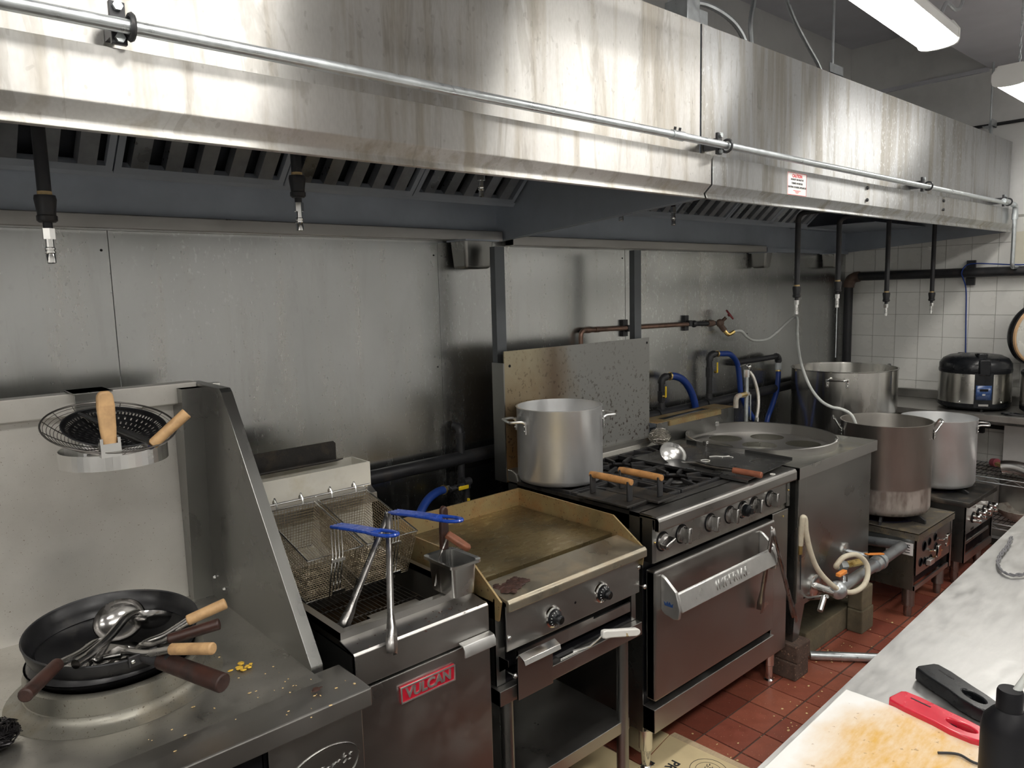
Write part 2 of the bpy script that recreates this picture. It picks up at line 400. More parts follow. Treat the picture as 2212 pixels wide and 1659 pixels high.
def potbottom():
    t = NT('stainless_pot_scorched'); b = t.b
    sep = t.n('ShaderNodeSeparateXYZ'); t.l(t.co, sep.inputs[0])
    n = t.noise(9, (1, 1, .35), 4); n3 = t.noise(18, (1, 1, .3), 4, loc=(2, 0, 0))
    z = t.math('ADD', sep.outputs[2], t.math('MULTIPLY', n, .03))
    lo = t.ramp(z, .160, .150)
    c = t.mix(t.ramp(n, .35, .65), (.38, .36, .33), (.46, .44, .41))
    c = t.mix(lo, c, t.mix(t.ramp(n3, .38, .62), (.30, .25, .22), (.62, .58, .54)))
    soot = t.math('MULTIPLY', t.ramp(z, .065, .02), t.ramp(n3, .4, .6))
    c = t.mix(soot, c, (.05, .04, .035))
    t.l(c, b.inputs['Base Color']); t.l(t.ramp(lo, 0, 1, .40, .55), b.inputs['Roughness']); t.l(t.ramp(lo, 0, 1, .96, .6), b.inputs['Metallic'])
    b.inputs['Anisotropic'].default_value = .5
    v = t.n('ShaderNodeCombineXYZ'); v.inputs[2].default_value = 1; t.l(v.outputs[0], b.inputs['Tangent'])
    return t.m
m_potscorch = potbottom()
# ------------------------------------------------------------ the room
fl = MB().box((-2.4, -2.6, -.12), (5.6, 2.55, -.004)).build('floor', m_fgrout, None, smooth=False)
tag(fl, 'red quarry tile floor with dark grout running along the aisle', 'floor', kind='structure')
PX, PY = .1615, .1575
tmesh = []
for k, m in enumerate(m_tiles):
    b = MB().box((.0035, .0035, -.010), (PX-.0035, PY-.0035, 0)); me = b.mesh('floor_tile'); me.materials.append(m); tmesh.append(me)
rt = random.Random(3)
for i in range(-8, 17):
    for j in range(-5, 4):
        x, y = 2.758+i*PX, 1.347+j*PY
        if x+PX > 5.47: continue
        o = bpy.data.objects.new('floor_tile', tmesh[rt.choice((0, 0, 1, 2))]); COL.objects.link(o); o.parent = fl
        o.location = (x, y, rt.uniform(-.0012, .0006)); o.rotation_euler = (rt.uniform(-.004, .004), rt.uniform(-.004, .004), 0)
wb = MB().box((-2.4, 2.452, 0), (5.6, 2.56, 3.45)).build('wall_back', m_plaster, None, smooth=False)
tag(wb, 'back wall lined with brushed steel sheets behind the cooking line', 'wall', kind='structure')
xs = [-2.38, -1.795, -.602, .593, 1.792, 2.964, 4.154, 5.468]
for a, b_ in zip(xs[:-1], xs[1:]):
    MB().box((a+.0012, 2.4475-.0012*(xs.index(a) % 2), .02), (b_-.0012, 2.452, 1.96)).build('steel_sheet', m_wall, wb, smooth=False)
for x in xs[2:-1]:
    for z in (.9, 1.4, 1.85): MB().cyl((x-.02, 2.447, z), (x-.02, 2.4445, z), .004, .003, 8).build('rivet', m_pipe, wb)
we = MB().box((5.475, -2.6, 0), (5.58, 2.55, 3.45)).build('wall_right', m_plaster, None, smooth=False)
tag(we, 'end wall with square white tiles, painted plaster above', 'wall', kind='structure')
wg = MB().box((5.4725, -.95, .02), (5.475, 2.45, 2.09)).build('tile_bed', m_grout, we, smooth=False)
TP = .1516
tm = MB().box((5.4680, .0014, .0014), (5.4735, TP-.0014, TP-.0014)).mesh('wall_tile'); tm.materials.append(m_tilew)
for i in range(22):
    for j in range(13):
        y = 2.388-(i+1)*TP; z = .104+j*TP
        o = bpy.data.objects.new('wall_tile', tm); COL.objects.link(o); o.parent = we
        o.location = (rt.uniform(-.0004, .0004), y, z)
for j in range(13):
    MB().box((5.4680, 2.389, .105+j*TP), (5.4735, 2.447, .103+(j+1)*TP)).build('cut_tile', m_tilew, we, smooth=False)
tag(MB().box((-2.5, -2.6, 0), (-2.4, 2.55, 3.45)).build('wall_left', m_plaster, None, smooth=False), 'plain painted wall at the near end of the kitchen', 'wall', kind='structure')
tag(MB().box((-2.5, -2.7, 0), (5.58, -2.6, 3.45)).build('wall_front', m_plaster, None, smooth=False), 'plain painted wall across the aisle', 'wall', kind='structure')
ce = MB().prism([(-2.6, 3.0), (1.58, 3.0), (1.58, 3.33), (2.55, 3.33), (2.55, 3.46), (-2.6, 3.46)], (-2.5, 0, 0), Y_, Z_, (8.1, 0, 0)).build('ceiling', m_ceil, None, smooth=False)
tag(ce, 'grey painted ceiling with a raised recess above the hood', 'ceiling', kind='structure')
tr = MB().box((5.455, 1.585, 2.985), (5.475, 2.45, 3.01)).build('trim_1', m_ceil, None, smooth=False)
tag(tr, 'thin ledge on the end wall below the raised ceiling', 'trim', kind='structure')

# ------------------------------------------------------------ tube light fixtures
def fixture(xc, yc, z, rz, label, chains=True):
    t = thing('tube_light', label, 'light', (xc, yc, z), 'tube lights in a row above the aisle')
    R = Matrix.Translation((xc, yc, z)) @ Matrix.Rotation(rz, 4, 'Z')
    L, w = .61, .0625
    def P(x, y, zz): return R @ Vector((x, y, zz))
    prof = [(-w+.003, .022)]+[(-(w-.003)*math.cos(a), .020-.020*math.sin(a)**.6) for a in [PI*k/12 for k in range(0, 13)]]+[(w-.003, .022)]
    MB().prism(prof, P(-L+.012, 0, 0), R.to_3x3() @ Vector(Y_), Z_, R.to_3x3() @ Vector((2*L-.024, 0, 0))).build('diffuser', m_lamp, t)
    hp = [(-w, .020), (-w+.003, .0225), (w-.003, .0225), (w, .020), (w, .050), (w-.020, .078), (-w+.020, .078), (-w, .050)]
    MB().prism(hp, P(-L+.01, 0, 0), R.to_3x3() @ Vector(Y_), Z_, R.to_3x3() @ Vector((2*L-.02, 0, 0))).build('housing', m_lampw, t, smooth=False)
    ep = [(-w-.003, .052), (-w-.003, .018)]+[(-(w+.001)*math.cos(a), .018-.022*math.sin(a)**.6) for a in [PI*k/10 for k in range(1, 10)]]+[(w+.003, .018), (w+.003, .052), (w-.018, .083), (-w+.018, .083)]
    for s in (-1, 1):
        MB().prism(ep, P(s*L-.012 if s > 0 else -L, 0, 0), R.to_3x3() @ Vector(Y_), Z_, R.to_3x3() @ Vector((.012, 0, 0))).build('end_cap', m_lampw, t)
    if chains:
        for s in (-.47, .47):
            c = MB(); n = 18
            for k in range(n):
                a = P(s, 0, .088+k*.0235); c.tube([a+Vector((.004*math.cos(q)*(k % 2), .004*math.cos(q)*(1-k % 2), .016*math.sin(q))) for q in [2*PI*i/8 for i in range(8)]], .0016, 4, True)
            c.build('chain', m_galv, t)
    return t
fa = fixture(2.31, .965, 2.497, math.radians(3.8), 'lit tube light hanging on chains in front of the hood, nearest and largest in view')
fixture(4.30, 1.005, 2.497, math.radians(1.0), 'second lit tube light at the right edge of the picture near the tiled end wall')
fixture(.31, .96, 2.497, 0, 'lit tube light above the wok range, overhead and out of the picture')
fixture(-1.7, .96, 2.497, 0, 'lit tube light at the far left end, overhead and out of the picture')
def troffer(xc, yc, z, label):
    t = thing('ceiling_troffer', label, 'light', (xc, yc, z), 'wide ceiling lights on the photographer side of the aisle')
    MB().box((xc-.60, yc-.22, z), (xc+.60, yc+.22, z+.012)).build('diffuser', m_troffer, t, smooth=False)
    for a, b_ in (((-.62, -.24), (.62, -.22)), ((-.62, .22), (.62, .24)), ((-.62, -.22), (-.60, .22)), ((.60, -.22), (.62, .22))):
        MB().box((xc+a[0], yc+a[1], z-.006), (xc+b_[0], yc+b_[1], z+.02)).build('frame', m_lampw, t, smooth=False)
    MB().box((xc-.62, yc-.24, z+.02), (xc+.62, yc+.24, 3.0)).build('housing', m_lampw, t, smooth=False)
for x, w_ in ((-1.3, 'leftmost'), (1.1, 'second'), (4.1, 'rightmost')):
    troffer(x, -.75, 2.93, 'wide lit ceiling light behind the photographer, %s' % w_)
fc = MB().tube(smooth_path([(2.95, 1.02, 2.60), (3.10, 1.05, 2.70), (3.22, 1.08, 2.735), (3.36, 1.10, 2.75), (3.55, 1.14, 2.83), (3.70, 1.17, 3.0)]), .0075, 8).build('flexible_conduit', m_galv, None)
tag(fc, 'flexible metal conduit looping from ceiling to the hanging tube light', 'conduit')

# ------------------------------------------------------------ exhaust hoods
FY, BY = 1.43, 1.385
def hood(name, x0, x1, label, mat, rail, zr):
    t = thing(name, label, 'exhaust hood', ((x0+x1)/2, 1.93, 1.92))
    MB().box((x0, FY, 2.085), (x1, FY+.004, 2.53)).build('front_panel', mat, t, smooth=False)
    MB().box((x0, FY+.004, 2.524), (x1, 2.45, 2.53)).build('top_panel', m_hood, t, smooth=False)
    lip = [(FY+.002, 2.100), (BY+.006, 2.106), (BY, 2.1165), (BY, 2.024), (BY+.028, 1.998), (BY+.022, 1.983), (BY+.034, 1.981), (BY+.040, 2.000), (BY+.008, 2.028), (BY+.008, 2.094), (FY+.002, 2.094)]
    MB().prism(lip, (x0, 0, 0), Y_, Z_, (x1-x0, 0, 0)).build('front_lip', mat, t, smooth=False, bevel=.002)
    for xa, xb in ((x0, x0+.012), (x1-.012, x1)):
        MB().prism([(BY+.036, 1.985), (2.445, 1.912), (2.445, 2.524), (FY+.004, 2.524), (FY+.004, 2.08)], (xa, 0, 0), Y_, Z_, (xb-xa, 0, 0)).build('end_panel', m_hoodin, t, smooth=False)
    MB().box((x0+.012, 2.436, 1.92), (x1-.012, 2.446, 2.52)).build('back_panel', m_hoodin, t, smooth=False)
    MB().prism([(2.436, 2.075), (2.325, 2.045), (2.312, 2.060), (2.322, 2.066), (2.335, 2.056), (2.436, 2.083)], (x0+.012, 0, 0), Y_, Z_, (x1-x0-.024, 0, 0)).build('grease_trough', m_hoodin, t, smooth=False)
    MB().box((x0+.02, 1.80, 2.43), (x1-.02, 1.81, 2.52)).build('baffle_ledge', m_hoodin, t, smooth=False)
    for a, b_ in rail:
        MB().box((a, 2.385, zr), (b_, 2.440, zr+.042)).build('back_rail', m_steel, t, smooth=False, bevel=.003)
    return t
h1 = hood('exhaust_hood', -1.60, 2.112, 'long stainless exhaust hood on the left, over the wok range, fryer and griddle', m_hood, [(-1.58, 2.09)], 1.908)
h2 = hood('exhaust_hood', 2.122, 5.44, 'stainless exhaust hood on the right, over the range and stock pots, with a caution sticker', m_hood2, [(2.15, 4.245)], 1.893)
MB().box((4.30, 2.41, 1.90), (5.42, 2.44, 1.925)).build('back_rail', m_hoodin, h2, smooth=False)
MB().box((4.62, 1.9, 2.052), (5.425, 2.436, 2.056)).build('blank_panel', m_hoodin, h2, smooth=False)
for x, z0 in ((3.28, 2.095), (3.28, 2.045), (4.18, 2.095), (4.18, 2.052)):
    MB().cyl((x, BY, z0), (x, BY-.006, z0), .008, .006, 12).build('screw', m_pipe, h2)
# printed caution sticker
st = MB().box((2.600, BY-.0012, 2.024), (2.742, BY-.0002, 2.106)).build('caution_sticker', m_sticker, h2, smooth=False); tag(st, 'white caution sticker with red border')
sf = lambda y: frame((2.671, BY-.0016, y), X_, Z_)
bd = curve_mesh('border', [[(-.070, -.0400), (.070, -.0400), (.070, .0400), (-.070, .0400)], [(-.0685, -.0385), (.0685, -.0385), (.0685, .0385), (-.0685, .0385)]], .0002)
link_mesh('border', place(bd, sf(2.065)), m_redink, st, smooth=False)
link_mesh('lettering', place(text_mesh('lettering', 'CAUTION', .0165, .0002, offset=.0006), sf(2.0935)), m_redink, st, smooth=False)
link_mesh('lettering', place(text_mesh('lettering', 'EXHAUST FAN MUST BE\nTURNED ON BEFORE\nLIGHTING COOKING APPLIANCES', .0088, .0002, offset=.00025, line=1.55), sf(2.0670)), m_ink, st, smooth=False)
for z0, w_ in ((2.0405, .055), (2.0365, .03), (2.0325, .02)):
    MB().box((2.671-w_/2, BY-.0018, z0), (2.671+w_/2, BY-.0012, z0+.0018)).build('print_line', m_redink, st, smooth=False)
# grease filters, each with its baffles
DS = Vector((0, -.731, .682)); DN = Vector((0, -.682, -.731)); FB = Vector((0, 2.318, 2.062))
def grease_filter(x0, w, label, group):
    t = thing('grease_filter', label, 'filter', (x0+w/2, 2.318, 2.062), group)
    L = .46; O = Vector((x0, FB.y, FB.z))
    fm = MB()
    for a, b_ in ((0, .022), (L-.022, L)): fm.prism([(0, a), (w, a), (w, b_), (0, b_)], O-DN*.012, X_, DS, DN*.022)
    for a, b_ in ((0, .018), (w-.018, w)): fm.prism([(a, .022), (b_, .022), (b_, L-.022), (a, L-.022)], O-DN*.012, X_, DS, DN*.022)
    fm.build('filter_frame', m_hoodin, t, smooth=False)
    MB().prism([(0, 0), (w, 0), (w, L), (0, L)], O-DN*.045, X_, DS, DN*.004).build('gap_shade_sheet', m_gapshade, t, smooth=False)  # dark backing sheet added to keep the shaded gaps between baffles dark
    n = max(1, int(round((w-.03)/.094))); p = (w-.036)/n
    for k in range(n):
        c = x0+.018+p*(k+.5)
        hat = [(-.027, -.018), (-.023, .010), (.023, .010), (.027, -.018), (.024, -.018), (.020, .007), (-.020, .007), (-.024, -.018)]
        MB().prism(hat, Vector((c, FB.y, FB.z))+DS*.02, X_, DN, DS*(L-.04)).build('baffle', m_baffle, t, smooth=False)
m_gapshade = M('filter_gap_shade', (.05, .055, .065), .5, .5, .2, 8)  # shade of the plenum behind the slats, put into the colour
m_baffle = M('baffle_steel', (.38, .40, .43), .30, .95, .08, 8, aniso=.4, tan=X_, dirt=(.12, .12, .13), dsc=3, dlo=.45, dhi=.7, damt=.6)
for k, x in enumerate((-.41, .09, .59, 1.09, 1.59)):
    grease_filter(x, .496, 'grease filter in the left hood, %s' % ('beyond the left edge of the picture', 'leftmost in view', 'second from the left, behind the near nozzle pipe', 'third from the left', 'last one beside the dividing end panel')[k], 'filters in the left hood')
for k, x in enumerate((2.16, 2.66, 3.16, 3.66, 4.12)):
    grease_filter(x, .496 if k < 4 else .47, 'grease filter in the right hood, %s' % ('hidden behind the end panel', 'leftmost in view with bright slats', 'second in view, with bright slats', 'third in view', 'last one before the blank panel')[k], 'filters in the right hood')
# grease cups under the hoods
def cup(x, y, z, w, h, label):
    t = thing('grease_cup', label, 'grease cup', (x+w/2, y, z), 'grease cups under the hoods')
    b = MB(); o = [(0, 0), (w, 0), (w, .12), (0, .12)]; i = .012
    A = [(x+.01, y, z), (x+w-.01, y, z), (x+w-.01, y+.085, z), (x+.01, y+.085, z)]; B = [(x, y-.012, z+h), (x+w, y-.012, z+h), (x+w, y+.09, z+h), (x, y+.09, z+h)]
    b.add(A+B, [(0, 1, 2, 3), (0, 1, 5, 4), (1, 2, 6, 5), (2, 3, 7, 6), (3, 0, 4, 7)]).build('cup', m_steelz, t, bevel=.012, seg=3)
    MB().box((x-.012, y-.03, z+h), (x+w+.012, y+.095, z+h+.006)).build('cup_rail', m_hoodin, t, smooth=False)
cup(1.838, 2.335, 1.793, .150, .108, 'square steel grease cup under the left hood above the fryer')
cup(4.14, 2.345, 1.80, .085, .088, 'small steel grease cup under the right hood near the middle')
cup(5.06, 2.345, 1.80, .14, .095, 'steel grease cup under the right hood in the corner')

# ------------------------------------------------------------ conduit along the hood
t = thing('conduit_rail', 'long galvanised conduit clamped along the front of both hoods', 'conduit', (1.9, 1.355, 2.142))
MB().tube([(-1.3, 1.352, 2.140), (.5, 1.353, 2.143), (1.9, 1.355, 2.145), (5.27, 1.36, 2.136)], .0117, 12).build('conduit', m_galv, t)
MB().tube(bent([(5.25, 1.36, 2.136), (5.305, 1.36, 2.134), (5.305, 1.36, 2.06)], .03), .0155, 12).build('elbow', m_galv, t)
MB().cyl((5.305, 1.36, 2.085), (5.305, 1.36, 2.05), .0175, None, 12).build('coupling', m_galv, t)
MB().tube(bent([(5.305, 1.36, 2.06), (5.305, 1.36, 1.765), (5.474, 1.36, 1.765)], .03), .0117, 12).build('drop_pipe', m_galv, t)
for x in (1.885, 5.08):
    c = MB().cyl((x-.028, 1.355, 2.145), (x+.028, 1.355, 2.145), .0145, None, 12).build('coupling', m_galv, t)
    for dx in (-.012, .012): MB().cyl((x+dx, 1.355, 2.157), (x+dx, 1.352, 2.168), .004, None, 8).build('set_screw', m_pipe, c)
for x in (.378, 2.14, 3.87, 5.13):
    k = MB().box((x-.012, 1.372, 2.119), (x+.012, 1.382, 2.186)).build('bracket', m_pipe, t, bevel=.001)
    MB().tube([Vector((x+.014, 1.356+.019*math.cos(q), 2.144+.019*math.sin(q)))for q in [2*PI*i/16 for i in range(16)]], .0045, 6, True).build('clamp', m_pipe, k)
    for zb in (2.178, 2.128): MB().cyl((x, 1.372, zb), (x, 1.365, zb), .008, None, 6).build('bolt', m_galv, k)
    MB().box((x-.008, 1.380, 2.135), (x+.008, 1.428, 2.17)).build('standoff', m_pipe, k, smooth=False)

# ------------------------------------------------------------ fire-suppression drops
def nozzle(x, tip, label, y=1.8, top=2.524, run=False, scale=1.):
    t = thing('fire_nozzle', label, 'nozzle', (x, y, tip), 'fire-suppression drops under the hoods')
    s = scale
    if run: MB().tube(bent([(x, y, tip+.14), (x, y, 2.04), (x+.03, 1.47, 2.05), (x+.03, 1.47, 2.524)], .04), .0133, 12).build('drop_pipe', m_pipe, t)
    else: MB().cyl((x, y, tip+.135), (x, y, top), .0133, None, 12).build('drop_pipe', m_pipe, t)
    MB().cyl((x, y, tip+.139), (x, y, tip+.147), .0137, None, 12).build('thread_tape', m_crumb, t)
    MB().lathe([(0, .139), (.0195, .139), (.021, .131), (.0175, .104), (.0175, .099), (.0195, .097), (.0195, .088), (.015, .084), (.009, .084), (.009, .070), (0, .070)], (x, y, tip), 16).build('reducer', m_pipe, t)
    MB().cyl((x, y, tip+.072), (x, y, tip+.050), .0125, None, 6).build('hex_fitting', m_chrome, t)
    MB().lathe([(0, .052), (.0085, .052), (.0085, .034), (.0105, .032), (.0105, .029), (.0085, .027), (.0105, .025), (.0105, .022), (.0085, .020), (.0095, .012), (.0095, .002), (.005, 0), (0, 0)], (x, y, tip), 12).build('nozzle_tip', m_chrome, t)
    return t
nozzle(.326, 1.781, 'nearest black drop pipe with chrome nozzle, over the wok range at far left')
nozzle(.886, 1.866, 'short drop with chrome nozzle hanging over the fryer')
nozzle(1.495, 1.990, 'chrome nozzle tip just below the left hood, over the griddle')
nozzle(2.160, 1.945, 'chrome nozzle tip at the left end of the right hood')
nozzle(2.480, 1.942, 'second chrome nozzle tip in the right hood, in front of bright filter slats')
nozzle(3.494, 1.547, 'long black drop pipe over the noodle steamer, above the looping hose', run=True)
nz = nozzle(3.936, 1.566, 'long black drop pipe with a bent top, nearest the wall corner', run=True)
MB().cyl((3.936, 1.8, 1.566), (3.936, 1.8, 1.30), .0025, None, 8).build('hanging_rod', m_galv, nz)
nozzle(4.574, 1.495, 'long drop pipe in front of the white tiles, left of the last one')
nozzle(5.299, 1.480, 'long drop pipe in front of the white tiles, rightmost of all')

# ------------------------------------------------------------ things on top of the hood
def armoured(pts, r, label):
    P = smooth_path(pts, 10); R = [r*(1+.10*(i % 2)) for i in range(len(P))]
    tag(MB().tube(P, R, 8).build('armoured_cable', m_galv, None), label, 'cable')
armoured([(2.20, 1.60, 2.66), (2.27, 1.6, 2.675), (2.383, 1.6, 2.697), (2.502, 1.6, 2.692), (2.596, 1.6, 2.668), (2.66, 1.6, 2.62), (2.70, 1.6, 2.535)], .010, 'armoured cable arching out of the junction box on the hood')
armoured([(2.99, 1.75, 3.32), (2.985, 1.75, 2.95), (2.952, 1.75, 2.801), (2.96, 1.75, 2.70), (2.97, 1.75, 2.535)], .010, 'armoured cable hanging straight down behind the hood seam')
armoured([(3.40, 1.9, 3.32), (3.48, 1.9, 3.12), (3.585, 1.9, 3.0), (3.721, 1.9, 2.904), (3.885, 1.9, 2.80), (3.98, 1.9, 2.66), (4.02, 1.9, 2.535)], .010, 'armoured cable slanting down across the white wall above the hood')
def rod(x, y, label, bw=.13):
    t = thing('hanger_rod', label, 'rod', (x, y, 2.53), 'threaded rods carrying the hoods')
    MB().cyl((x, y, 2.53), (x, y, 3.33), .006, None, 8).build('rod', m_galv, t)
    MB().prism([(-bw/2, 0), (bw/2, 0), (bw/2, .042), (-bw/2, .042)], (x, y-.02, 2.617), X_, Z_, (0, .004, 0)).box((x-bw/2, y-.02, 2.617), (x+bw/2, y+.03, 2.621)).box((x-bw/2, y-.02, 2.53), (x-bw/2+.03, y-.016, 2.62)).build('bracket', m_galv, t, smooth=False)
    MB().cyl((x, y, 2.60), (x, y, 2.645), .011, None, 6).build('nut', m_galv, t)
rod(3.385, 1.60, 'threaded hanger rod with angle bracket above the middle of the right hood')
rod(2.235, 1.56, 'threaded hanger rod beside the junction box at the hood seam', .06)
rod(5.32, 1.52, 'threaded hanger rod at the far right end of the hood', .10)
jb = thing('junction_box', 'grey metal junction box on top of the hood by the seam', 'box', (2.15, 1.5, 2.53))
MB().box((2.10, 1.47, 2.53), (2.17, 1.56, 2.625)).build('box_body', m_galv, jb, bevel=.003)
MB().box((2.185, 1.50, 2.53), (2.26, 1.56, 2.615)).build('box_cover', m_galv, jb, bevel=.002)
MB().cyl((2.17, 1.585, 2.655), (2.215, 1.60, 2.668), .013, None, 10).build('connector', m_galv, jb)
wc = MB().cyl((5.462, -2.55, 2.653), (5.462, 2.44, 2.655), .010, None, 10).build('wall_conduit', m_pipe, None); tag(wc, 'thin dark conduit on the end wall high above the hood', 'conduit')
# ------------------------------------------------------------ wok range (far left)
DZ = .836
t = thing('wok_range', 'stainless wok range with tall splash back at the far left', 'wok range', (.1, 1.8, 0))
MB().box((-1.2, 1.43, DZ-.006), (.715, 2.20, DZ)).build('deck', m_deck, t, smooth=False)
MB().prism([(1.372, DZ-.044), (1.372, DZ), (1.43, DZ+.001), (1.52, DZ-.001), (1.52, DZ-.008), (1.385, DZ-.008), (1.385, DZ-.044)], (-1.2, 0, 0), Y_, Z_, (1.98, 0, 0)).build('front_ledge', m_steel, t, smooth=False, bevel=.005)
MB().box((-1.2, 1.425, .12), (.545, 1.445, DZ-.044)).build('lower_front', m_blackm, t, smooth=False)
fp = MB().box((.555, 1.415, .10), (.777, 1.425, DZ-.044)).build('front_panel', m_steel, t, smooth=False, bevel=.002)
MB().box((-1.2, 1.45, .10), (.775, 2.2, .13)).box((.55, 1.43, .13), (.775, 1.52, DZ-.05)).build('carcass', m_blackm, t, smooth=False)
MB().box((-1.2, 2.195, DZ), (.715, 2.205, 1.412)).build('splash_back', m_splash, t, smooth=False)
MB().prism([(2.150, 1.468), (2.150, 1.412), (2.205, 1.400), (2.205, 1.408), (2.158, 1.418), (2.158, 1.460), (2.205, 1.460), (2.205, 1.468)], (-1.2, 0, 0), Y_, Z_, (1.915, 0, 0)).build('top_ledge', m_splash, t, smooth=False, bevel=.002)
side = [(1.531, DZ+.008), (1.966, 1.452), (1.980, 1.462), (2.215, 1.464), (2.215, DZ-.02), (1.531, DZ-.02)]
MB().prism(side, (.715, 0, 0), Y_, Z_, (.030, 0, 0)).build('side_panel', m_steelz, t, smooth=False, bevel=.0015)
MB().prism([(2.11, 1.455), (2.195, 1.455), (2.195, DZ), (2.15, DZ)], (.660, 0, 0), Y_, Z_, (.055, 0, 0)).build('corner_post', m_steelz, t, smooth=False)
MB().box((.745, 2.13, 1.440), (.775, 2.16, 1.462)).build('end_tab', m_bright, t, bevel=.002)
for p in ((.714, 2.12, .90), (.714, 2.05, .885), (.714, 2.17, .87)):
    MB().cyl(p, (p[0]-.006, p[1], p[2]), .005, .003, 8).build('screw', m_bright, t)
for x, y in ((-1.1, 1.5), (.70, 1.5), (-1.1, 2.1), (.70, 2.1)):
    MB().cyl((x, y, 0), (x, y, .10), .022, None, 12).build('leg', m_steel, t)
WC = (.375, 1.80)
m_ring = M('ring_steel', (.29, .28, .245), .42, .75, .12, 8, dirt=(.20, .16, .10), dsc=9, dlo=.48, dhi=.75, damt=.7, spots=(230, .66, .71, (.08, .06, .04)))
MB().lathe([(.222, .0003), (.212, .003), (.199, .007), (.190, .014), (.1865, .022), (.186, .024), (.1835, .025), (.182, .062), (.176, .066), (.164, .064), (.158, .055), (.158, .002)], (*WC, DZ), 64).build('burner_ring', m_ring, t, ang=50)
MB().lathe([(.158, .03), (.05, .01), (0, .01)], (*WC, DZ), 32).build('burner_well', m_blackm, t)
# embossed oval badge on the front panel
lm = curve_mesh('oval_border', [[(.096*math.cos(a), .056*math.sin(a)) for a in [2*PI*i/56 for i in range(56)]], [(.0945*math.cos(a), .0545*math.sin(a)) for a in [2*PI*i/56 for i in range(56)]]], .0008, .0004)
link_mesh('oval_border', place(lm, frame((.668, 1.4140, .658), (.985, 0, .17), (-.17, 0, .985))), m_bright, fp)
link_mesh('script_lettering', place(text_mesh('script_lettering', 'Mr. Combs', .033, .0006, .0003, shear=.55, offset=-.0006), frame((.668, 1.4140, .660), (.985, 0, .17), (-.17, 0, .985))), m_bright, fp, smooth=False)
# bits of food on the deck
def crumbs(label, cat, mat, spots, r, seed, z):
    rr = random.Random(seed); b = MB()
    for (x, y, n, s) in spots:
        for _ in range(n):
            b.sphere((x+rr.gauss(0, s), y+rr.gauss(0, s), z+r*.3), r*rr.uniform(.5, 1.2), 6, 4, (rr.uniform(.6, 2), rr.uniform(.6, 1.6), .45))
    return b
o = crumbs('', '', None, [(.60, 1.66, 18, .010)], .005, 2, DZ+.003).build('food_scrap', m_food, None); tag(o, 'shredded yellow food scrap on the wok range deck', 'food scrap')
o = crumbs('', '', None, [(.55, 1.75, 5, .03), (.60, 1.60, 6, .03), (.42, 1.50, 4, .04), (.32, 1.49, 3, .03), (.57, 1.95, 4, .03), (.66, 1.50, 6, .03), (.60, 1.42, 8, .05), (.70, 1.43, 8, .03)], .0022, 3, DZ+.002).build('crumbs', m_crumb, None); tag(o, 'scattered crumbs on the wok range deck', 'crumbs', kind='stuff')
o = crumbs('', '', None, [(.682, 1.44, 14, .004)], .005, 5, DZ+.006).build('burnt_scrap', m_char, None); tag(o, 'small burnt food lump on the front ledge of the wok range', 'food scrap')
# black scrubber at the left edge
rs = random.Random(11); b = MB()
def wool(b, c, R, n, r, seed, flat=.5):
    q = random.Random(seed)
    for _ in range(n):
        P = []; th, ph = q.uniform(0, 2*PI), math.acos(q.uniform(-1, 1)); rad = R*q.uniform(.5, 1)
        for k in range(9):
            th += q.uniform(.1, .7); ph += q.uniform(-.35, .35); rr = rad*(1+q.uniform(-.12, .12))
            P.append(Vector(c)+Vector((rr*math.sin(ph)*math.cos(th), rr*math.sin(ph)*math.sin(th), rr*flat*math.cos(ph))))
        b.tube(P, r, 3)
    return b
o = wool(MB(), (.118, 1.70, DZ+.026), .055, 260, .0012, 5, .45).build('scouring_pad', m_darkwool, None); tag(o, 'black wire scouring pad on the wok range deck at the left edge', 'scouring pad')

# ------------------------------------------------------------ wok and its utensils
NW = Vector((.018, -.08, 1)).normalized()
def tilt(n):
    u = n.cross(Vector((0, 1, 0))).normalized(); v = n.cross(u)
    return Matrix(((u.x, v.x, n.x), (u.y, v.y, n.y), (u.z, v.z, n.z)))
t = thing('wok', 'black carbon-steel wok sitting on the burner ring, full of ladles', 'wok', (.375, 1.80, .90))
RW = tilt(NW)
prof_o = [(0, -.085), (.08, -.084), (.125, -.076), (.155, -.055), (.170, -.030), (.178, 0)]
prof_i = [(.1775, .002), (.1745, .001), (.167, -.029), (.152, -.052), (.122, -.073), (.08, -.081), (0, -.082)]
MB().lathe(prof_o+prof_i, (.375, 1.804, .971), 64, RW).build('wok_body', m_wok, t, ang=60)
MB().tube([Vector((.375, 1.804, .972))+RW @ Vector((.1765*math.cos(a), .1765*math.sin(a), 0)) for a in [2*PI*i/64 for i in range(64)]], .0022, 6, True).build('rim', m_pipe, t)
MB().tube([(.392, 1.628, .955), (.410, 1.595, .955), (.425, 1.565, .953)], [.013, .016, .019], 14).build('handle_socket', m_pipe, t)
MB().cyl((.412, 1.590, .954), (.482, 1.432, .938), .0185, .0195, 18).build('handle', m_wooddark, t, bevel=.003)
hb = MB().box((-.030, -.003, -.012), (.030, .003, .012), Matrix.Translation((.388, 1.628, .955)) @ Matrix.Rotation(.18, 4, 'Z')).build('handle_bracket', m_pipe, t, bevel=.002)
for dx in (-.022, .020): MB().sphere((.388+dx, 1.622+dx*.18, .957), .005, 8, 6).build('rivet', m_bright, hb)
o = MB().lathe([(.150, -.016), (.165, -.028), (.170, -.04), (.150, -.06), (.11, -.078), (0, -.084), (0, -.087), (.11, -.081), (.153, -.062), (.174, -.04)], (.372, 1.806, .958), 56).build('under_wok', m_wok, None, ang=60)
tag(o, 'second black wok nested underneath the ladle-filled wok', 'wok')
